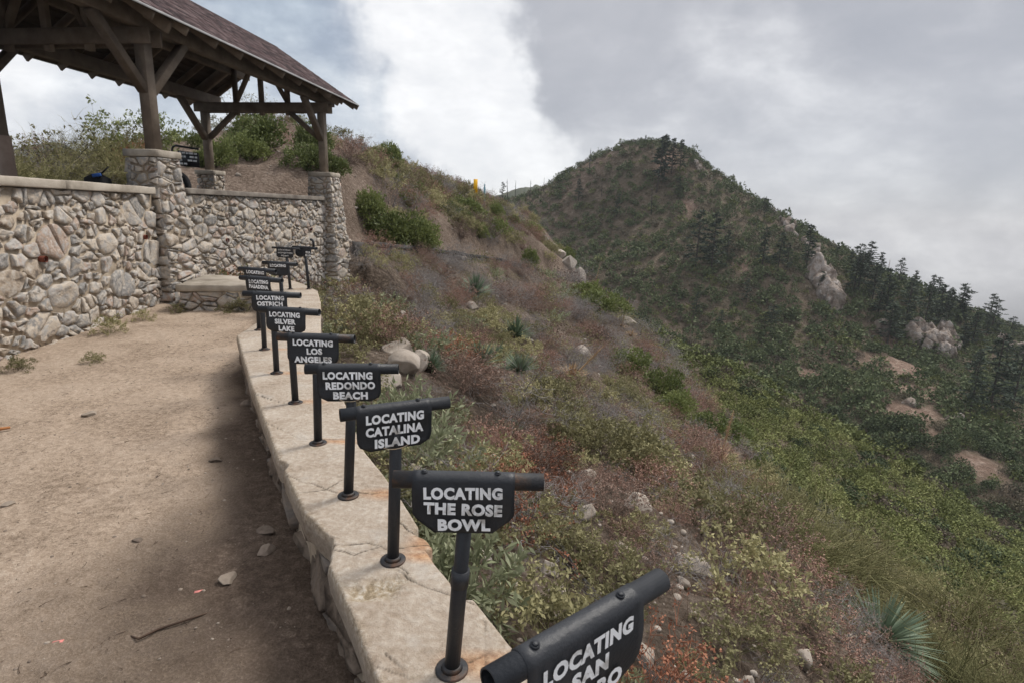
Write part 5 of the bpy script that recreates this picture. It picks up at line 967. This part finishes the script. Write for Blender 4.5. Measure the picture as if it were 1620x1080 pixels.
def dead_yucca(x, y, H, s, lean, lb):
    z = hz(x, y); B = (x, y, z); t = thing('dry_yucca', lb, 'yucca', B, 'dead yuccas with stalks'); mb = k_yucca(120, .5*s); mb2 = MB(); mb2.merge(mb, np.array([[1, 0, 0, x], [0, 1, 0, y], [0, 0, 1, z], [0, 0, 0, 1.]])); part('rosette', mb2, MT['straw'], t, base=B)
    mb = MB(); P = [(x+lean[0]*s_*H, y+lean[1]*s_*H, z+H*s_*lean[2]) for s_ in np.linspace(0, 1, 6)]; mb.tube(P, [.035, .03, .028, .022, .015, .005], 6, a=.5)
    n = 130; s_ = .45+.55*RNG.random(n); O = np.column_stack([x+lean[0]*s_*H, y+lean[1]*s_*H, z+H*s_*lean[2]]); strands(mb, O, norm(RNG.normal(size=(n, 3))+np.array([lean[0], lean[1], .8])), .22*(1.15-s_), .006, .2, .5, 2, 0, .2); part('stalk', mb, MT['straw'], t, base=B)
dead_yucca(5.8, 14.6, 1.55, 1.3, (.15, 0, 1), 'dead straw-coloured yucca with tall dry flower stalk on the slope edge')
dead_yucca(1.9, 17.3, 1.3, 1.2, (.75, 0, .85), 'dead pale yucca with leaning broken stalk in mid slope'); dead_yucca(8.1, 58, 3.0, .9, (.22, 0, 1), 'thin dry yucca stalk standing on the spur against the mountain'); dead_yucca(8.2, 38.5, 2.8, 1.2, (.9, -.2, -.25), 'fallen dry yucca stalk lying down the spur'); dead_yucca(8.0, 41.0, 2.2, .5, (.2, 0, 1), 'thin grey dead stalk beside the large dark bush')
# hill top and left shrubs
def area_shrubs(kinds, pts, group):
    for i, (x, y, s, k, lb) in enumerate(pts): bush(k, {'manzanita': 'chaparral_bush', 'olive_shrub': 'hill_shrub', 'buckwheat': 'hill_shrub', 'broom_shrub': 'broom_bush', 'red_buckwheat': 'red_shrub', 'dead_shrub': 'bare_shrub'}[k], x, y, s, lb, 'shrub', group)
pts = []
for i in range(70): x, y = RNG.uniform(-21, -9.6), RNG.uniform(11.5, 24); k = ['olive_shrub', 'olive_shrub', 'broom_shrub', 'olive_shrub', 'dead_shrub', 'red_buckwheat'][int(RNG.integers(6))]; \
    (pts.append((x, y, RNG.uniform(1.5, 2.3)*(1 if k != 'dead_shrub' else .8), k, 'olive or brownish shrub massed behind the left wall under the pavilion roof')) if x < -9.5-(y-12)*.42 else None)
area_shrubs(None, pts, 'shrubs massed behind the left wall')
pts = []
for i in range(900):
    x, y = RNG.uniform(-24, 7), RNG.uniform(22, 74)
    if RNG.random() < .45: x, y = RNG.uniform(-9, 5), RNG.uniform(26, 62); z = hz(x, y)
    if seg_dist(np.array([x]), np.array([y]), STEP)[1][0] > 0 or seg_dist(np.array([x]), np.array([y]), STEP)[0][0] < 2.2: continue
    if x > -15 and y < 31 and RNG.random() < .82: continue
    if len(pts) > 298: break
    k = ['manzanita', 'olive_shrub', 'olive_shrub', 'buckwheat', 'olive_shrub', 'buckwheat', 'dead_shrub'][int(RNG.integers(7))]; s = RNG.uniform(.5, 1.0) if k == 'manzanita' else RNG.uniform(1.5, 2.7); pts.append((x, y, s, k, 'chaparral shrub on the upper hillside between the pavilion and the saddle'))
area_shrubs(None, pts, 'shrubs on the upper hillside')
# small leafy tree and the bare one left of the pier
def small_tree(x, y, H, leafy, lb):
    z = hz(x, y); B = (x, y, z); t = thing('small_tree', lb, 'tree', B); tr, cr = MB(), MB(); n = 9; D = norm(rdir(n, .5)); P = np.tile(np.array([[x, y, z+H*.15]]), (n, 1)); tr.tube([(x, y, z-.3), (x+.03, y, z+H*.3)], [.07, .05], 7); tip, d = strands(tr, P, D, H*.5*(.7+.5*RNG.random(n)), .03, .3, .5, 4, 0, .25)
    for k in range(2): P = np.repeat(tip, 4, 0)-np.repeat(d, 4, 0)*.25*RNG.random((len(tip)*4, 1)); D = norm(np.repeat(d, 4, 0)+RNG.normal(size=P.shape)*.6); tip, d = strands(tr, P, D, H*.2*(.6+.7*RNG.random(len(P))), .010*.6**k, .3, .6, 3, 0, .25)
    per = leafy; base = np.repeat(tip, per, 0)+RNG.normal(size=(len(tip)*per, 3))*.07; leaves(cr, base, norm(RNG.normal(size=base.shape)+np.array([0, 0, .5])), .13, .06, RNG.random(len(base))); part('trunk', tr, MT['bark'], t, base=B); part('crown', cr, MT['manz' if leafy > 6 else 'olive'], t, base=B)
small_tree(-15.3, 23.5, 2.6, 14, 'small leafy green tree on the hill left of the nearest pavilion column'); small_tree(-13.7, 18, 2.2, 3, 'sparse half-bare tree rising over the shrubs behind the left wall'); small_tree(-17.5, 40, 3.4, 2, 'bare twiggy tree on the hilltop seen through the far roof truss')
# fallen wire mesh below the parapet
mb = MB(); pth = np.array([[.05, 5.2], [.22, 4.5], [.45, 3.9], [.62, 3.35], [.85, 2.7], [1.15, 2.1]]); Lp, fp = along(pth, 0)
for i in range(8):
    P = []
    for s_ in np.linspace(0, Lp[-1], 26): p = fp(s_); off = (i-3.5)*.016; xx, yy = p[0]+off+.02*math.sin(s_*6+i), p[1]+off*.4; P.append((xx, yy, hz(xx, yy)+.10+.05*math.sin(s_*3+i*.8)))
    mb.tube(P, .0022, 5)
for s_ in np.linspace(.1, Lp[-1]-.1, 24): p = fp(s_); mb.tube([(p[0]-.06, p[1]-.02, hz(p[0], p[1])+.13), (p[0]+.06, p[1]+.02, hz(p[0], p[1])+.06)], .0018, 5)
tag(obj('wire_fence', mb, MT['wire'], (.45, 3.9, -.8)), 'fallen strip of rusty wire fence lying on the slope right of the Rose Bowl sign', 'fence')

# ------------------------------------------------------------------ middle slope and far mountain
proto('oak_shrub', lambda: k_clump(620, 6, .17, 1, 1.1), 'oak', 4); proto('chaparral_shrub', lambda: k_clump(640, 6, .14, 1, .95), 'midshrub', 5); proto('grey_shrub', lambda: k_clump(420, 6, .17, 1, .9), 'greyshrub', 4)
def visible_far(x, y, z, k=40):
    out = np.ones(len(x), bool)
    for s_ in np.linspace(.06, .97, k):
        xs, ys = x*s_, y*s_; zs = EYE+(z+2.5-EYE)*s_; hn = h_far(xs, ys); out &= zs > hn-1.0
        nr = np.hypot(xs, ys) < 70
        if nr.any(): hh = np.where(nr & (np.hypot(xs, ys) > 3), h_near(xs, ys), -99); out &= zs > hh-.8
    return out
C = []; r = 24
while r < 335:
    st = (1.55+.011*r if r < 110 else 2.5+(r-110)*.003); nb_ = int(math.radians(66)*r/st); b_ = math.radians(-12)+math.radians(66)*(np.arange(nb_)+RNG.random(nb_))/nb_; rr = r+RNG.uniform(-.5, .5, nb_)*st; C.append(np.column_stack([np.sin(b_)*rr, np.cos(b_)*rr, np.full(nb_, st)])); r += st*.8
C = np.concatenate(C); z = h_far(C[:, 0], C[:, 1]); px, py, dw = view(np.column_stack([C[:, :2], z])); k = (px > 560) & (px < 1760) & (py > 180) & (py < 1130)
hn = np.where(np.hypot(C[:, 0], C[:, 1]) < 70, h_near(C[:, 0], C[:, 1]), -99); k &= z > hn; C = C[k]; z = z[k]; k = visible_far(C[:, 0], C[:, 1], z); C = C[k]; z = z[k]
fb = far_bare(C[:, 0], C[:, 1]); k = RNG.random(len(C)) > np.clip(fb*1.15-.27, .0, .93); C = C[k]; z = z[k]; r = np.hypot(C[:, 0], C[:, 1]); order = np.argsort(r); kz = fbm(C[:, 0]*.035, C[:, 1]*.035, 301, 4)
mid = (r < 112) & (C[:, 1] < 150) & (C[:, 0] < 62+0*r) & (z > -36.5)
cnt = {}; rest = {'oak_shrub': [], 'chaparral_shrub': [], 'grey_shrub': []}
FL = {'oak_shrub': ('dark green scrub oak on the lower mountain flank', 'dark scrub oaks on the mountain'), 'chaparral_shrub': ('olive-green chaparral shrub on the middle slope below the spur', 'green shrubs on the middle slope'), 'grey_shrub': ('grey-brown shrub between the green ones on the far slopes', 'grey-brown shrubs on the far slopes')}
for i in order:
    x, y, st = C[i]; u = RNG.random()
    if mid[i]: kind = 'chaparral_shrub' if u < .78 else ('grey_shrub' if u < .9 else 'oak_shrub'); sc = st*RNG.uniform(.45, .85)
    else:
        hi = smooth01((z[i]+25)/40); pg = .2+.45*hi+kz[i]*1.2; pg = min(max(pg*.7, .1), .42); kind = 'grey_shrub' if u < pg else ('oak_shrub' if u < pg+(1-pg)*.75 else 'chaparral_shrub'); sc = (.95+1.5*RNG.random()**1.6)*(1.2 if kind == 'oak_shrub' else .95)
    if cnt.get(kind, 0) < 300: cnt[kind] = cnt.get(kind, 0)+1; ms = PROTO[kind]; instance(ms[int(RNG.integers(len(ms)))], kind, (x, y, z[i]-.15), (sc, sc, sc*RNG.uniform(.75, 1.15)), RNG.random()*6.28, FL[kind][0], 'shrub', FL[kind][1])
    else: rest[kind].append((x, y, z[i]-.15, sc))
print('near', counts, 'over', len(over), 'far', cnt, {k: len(v) for k, v in rest.items()})
merged('oak_scrub', rest['oak_shrub'], lambda: k_clump(130, 4, .34, 1, 1.2), 'oak', 'mass of dark scrub oak covering the far mountain', 'scrub', 6)
merged('mountain_scrub', rest['grey_shrub'], lambda: k_clump(100, 6, .34, 1, .95), 'greyshrub', 'mass of grey-brown chaparral covering the far mountain', 'scrub', 6)
merged('green_chaparral', rest['chaparral_shrub'], lambda: k_clump(100, 6, .34, 1, .95), 'midshrub', 'mass of olive-green chaparral on the mountain flank', 'scrub', 6)
# conifers
PINES = [(55.9,234.7,21.6),(59.5,238.5,16.7),(62.9,240.7,13.4),(66.4,241.5,12.3),(54.8,256.5,5.0),(61.0,192.3,19.2),(65.8,190.7,19.1),(72.7,196.2,10.2),(81.5,188.2,13.8),(85.0,184.2,13.3),(95.3,186.7,14.9),(88.8,186.3,8.3),(95.4,223.8,8.5),(117.1,208.6,4.6),(117.9,201.0,6.7),(123.7,200.7,8.5),(126.9,198.2,9.9),(134.4,199.1,10.4),(139.2,197.6,8.1),(141.6,192.3,10.7),(143.6,185.4,9.9),(149.9,187.7,11.3),(116.1,175.2,15.6),(119.8,171.1,15.2),(127.3,173.4,14.4),(116.2,183.1,12.2),(109.6,182.9,12.2),(167.7,187.1,6.2),(158.8,187.3,6.2),(165.6,191.6,5.3),(152.4,185.0,6.6),(107.3,121.5,14.2),(116.1,125.7,12.6),(101.3,119.4,10.0),(74.5,161.3,8.6),(27.2,254.1,9.3),(64.1,232.1,7.2),(-6.7,297.5,10.6),(40.2,231.6,9.0),(72.7,176.2,7.8),(56.4,173.4,7.3),(62.0,166.5,5.6),(96.2,176.6,7.8)]
CP = []
for spread, flat, base in ((.25, 0, .18), (.22, 0, .3), (.30, 0, .12), (.28, .6, .45), (.2, 0, .22)): tr, cr = k_conifer(10, spread, flat, base, 1.25); CP.append((tr.mesh('trunk', MT['bark'], True), cr.mesh('crown', MT['pine'])))
NAMED = {0: 'tall thin leaning conifer left in the cluster at the mountain top', 4: 'small conifer on the very summit of the mountain', 12: 'flat-topped lone pine on the right skyline of the mountain', 10: 'dark leaning fir in front of the pale cliff', 31: 'largest conifer at the right edge above the dirt gully', 32: 'right-hand conifer of the close group at the right edge', 33: 'left-hand conifer of the close group at the right edge', 34: 'thin dark-trunked tree on the lower mountain face', 35: 'lone conifer on the left shoulder of the mountain', 37: 'conifer on the misty saddle left of the mountain'}
for i, (x, y, H) in enumerate(PINES):
    if i in (31, 32, 33): H *= 1.25
    z = hf(x, y); k = 3 if i in (12, 34) else (1 if i in (0, 1, 2, 10) else (2 if i in (31, 32, 33) else int(RNG.integers(5))))
    if k == 3 and i not in (12, 34): k = 0
    lb = NAMED.get(i) or ('conifer in the cluster at the mountain top' if i < 4 else 'conifer in the stand on the middle of the mountain face' if i < 12 or i in (36, 38, 39, 40, 41, 42) else 'conifer on the right-hand skyline ridge')
    t = thing('conifer', lb, 'tree', (x, y, z-.2), 'conifers on the mountain', RNG.random()*6.28); s_ = H/10; t.scale = (s_*1.1, s_*1.1, s_)
    if i == 0: t.rotation_euler = (0, .1, 0)
    for nm, me in zip(('trunk', 'crown'), CP[k]): c = bpy.data.objects.new(nm, me); COL.objects.link(c); c.parent = t
rg2 = np.random.default_rng(3); extra = 0
while extra < 26:
    x, y = rg2.uniform(105, 175), rg2.uniform(150, 212)
    b_ = math.degrees(math.atan2(x, y))
    if not 30.5 < b_ < 43.5 or math.hypot(x, y) < 195: continue
    H = rg2.uniform(6.5, 13); t = thing('conifer', 'conifer in the dark forest on the right-hand ridge behind the cliffs', 'tree', (x, y, hf(x, y)-.2), 'conifers in the ridge forest', rg2.random()*6); t.scale = (H/10*1.6, H/10*1.6, H/10); extra += 1
    for nm, me in zip(('trunk', 'crown'), CP[int(rg2.integers(3))]): c = bpy.data.objects.new(nm, me); COL.objects.link(c); c.parent = t
for i, (x, y, H) in enumerate([(32.3,262.9,11.7),(-4.1,295.2,11.5),(-0.3,298.2,9.6),(6.7,280.8,8.7),(36.0,246.2,6.6),(52.8,226.9,10.1),(103.6,224.8,4.0),(136.0,208.1,7.2),(120.1,178.0,6.3),(13.2,279.5,7.1)]):
    o = obj('dead_tree', k_snag(H), MT['paleplank' if i in (6, 7, 8) else 'char'], smooth=True); o.location = (x, y, hf(x, y)-.2)
    tag(o, ['tall burnt snag on the left shoulder of the mountain', 'thick burnt snag on the misty saddle', 'second burnt snag on the misty saddle, further right', 'burnt snag right of the saddle pair at the mountain foot', 'short snag on the upper left mountain face', 'charred snag under the summit cluster', 'short pale snag by the cliff top', 'pale snag on the right-hand skyline', 'reddish bare trunk above the lower cliff', 'small snag on the left skyline of the mountain'][i], 'tree')
# cliffs
def outcrop(x, y, parts, lb):
    mb = MB(); z = hf(x, y)
    for dx, dy, dz, sx_, sy_, sz_ in parts: V, F = rock((sx_, sy_, sz_), 4, 16, .09); mb.add(V+np.array([dx, dy, dz]), None, F, a=RNG.random())
    o = obj('rock_outcrop', mb, MT['cliff']); o.location = (x, y, z); return tag(o, lb, 'cliff')
def crag(path, half, n, size, lb, sub=3):
    """a broken rock face: angular blocks hugging the slope along a path"""
    x0, y0 = path[0]; z0 = hf(x0, y0); Lc, fc = along(path, 0); mb = MB()
    for k in range(n):
        p = fc(Lc[-1]*(k+.5)/n)+RNG.uniform(-1, 1, 2)*np.array([half, half*.6]); sz = size*RNG.uniform(.55, 1.15); V, F = rock((sz*RNG.uniform(.7, 1), sz*RNG.uniform(.7, 1), sz*RNG.uniform(1.0, 1.7)), 3, 26, .035); g_ = fbm(V[:, 0]*.9+V[:, 2]*.25, V[:, 1]*.9+V[:, 2]*.1, int(RNG.integers(999)), 3); V = V*(1-.5*np.clip(.07-np.abs(g_), 0, .07)[:, None]/.07*.35)
        mb.add(V+np.array([p[0]-x0, p[1]-y0, hf(p[0], p[1])-z0+sz*.35]), None, F, a=RNG.random())
    o = obj('rock_outcrop', mb, MT['cliff']); o.location = (x0, y0, z0); return tag(o, lb, 'cliff')
crag([(97.5, 172), (98.5, 179), (98.5, 185), (101, 190)], 2.4, 22, 4.2, 'tall pale cliff beside the leaning fir on the right flank'); crag([(101, 192), (103, 199), (104.5, 207)], 2.6, 18, 2.8, 'upper reddish rock ledges above the pale cliff'); crag([(102.4, 214), (105, 224), (106, 230)], 2.5, 12, 2.6, 'reddish rock crest on the skyline above the ledges')
crag([(124.5, 165.5), (127, 168), (130, 172)], 5.5, 24, 4.2, 'broad white cliff in the right-hand forest'); crag([(134, 168), (136, 172)], 3.0, 9, 2.6, 'lesser pale cliff right of the broad white one')
outcrop(110.8, 168.6, [(0, 0, 1.5, 2.0, 2, 3.2), (1.2, 0, -.4, 2, 2, 2)], 'small pinkish pinnacle above the dirt gully'); crag([(162.5, 179.4), (163.5, 186)], 3, 12, 2.6, 'small cliff at the right edge of the photo under the ridge')
outcrop(88.7, 120.5, [(0, 0, .3, 1.8, 1.8, 1.5), (1.3, .3, -.1, 1.5, 1.4, 1.2)], 'rounded boulder in the dirt gully on the right'); outcrop(94.4, 114, [(0, 0, .4, 1.6, 1.4, 1.3), (-1.2, 0, .3, 1.3, 1.2, 1.)], 'pale boulder lower in the dirt gully on the right'); crag([(75, 243), (78, 247)], 3, 9, 1.8, 'rocky brow on the right side of the summit')

# ------------------------------------------------------------------ mountain air
mb = MB(); lo_, hi_ = (-2400, -60, -130), (900, 2000, 215)
mb.hexa([(lo_[0], lo_[1], lo_[2]), (hi_[0], lo_[1], lo_[2]), (hi_[0], hi_[1], lo_[2]), (lo_[0], hi_[1], lo_[2]), (lo_[0], lo_[1], hi_[2]), (hi_[0], lo_[1], hi_[2]), (hi_[0], hi_[1], hi_[2]), (lo_[0], hi_[1], hi_[2])])
hm = bpy.data.materials.new('mountain_air'); hm.use_nodes = True; hm.node_tree.nodes.clear()
pvn = hm.node_tree.nodes.new('ShaderNodeVolumePrincipled'); on = hm.node_tree.nodes.new('ShaderNodeOutputMaterial'); hm.node_tree.links.new(pvn.outputs[0], on.inputs['Volume'])
pvn.inputs['Color'].default_value = (.86, .90, .96, 1); pvn.inputs['Density'].default_value = .00016; pvn.inputs['Anisotropy'].default_value = .1
tag(obj('haze', mb, hm), kind='stuff')
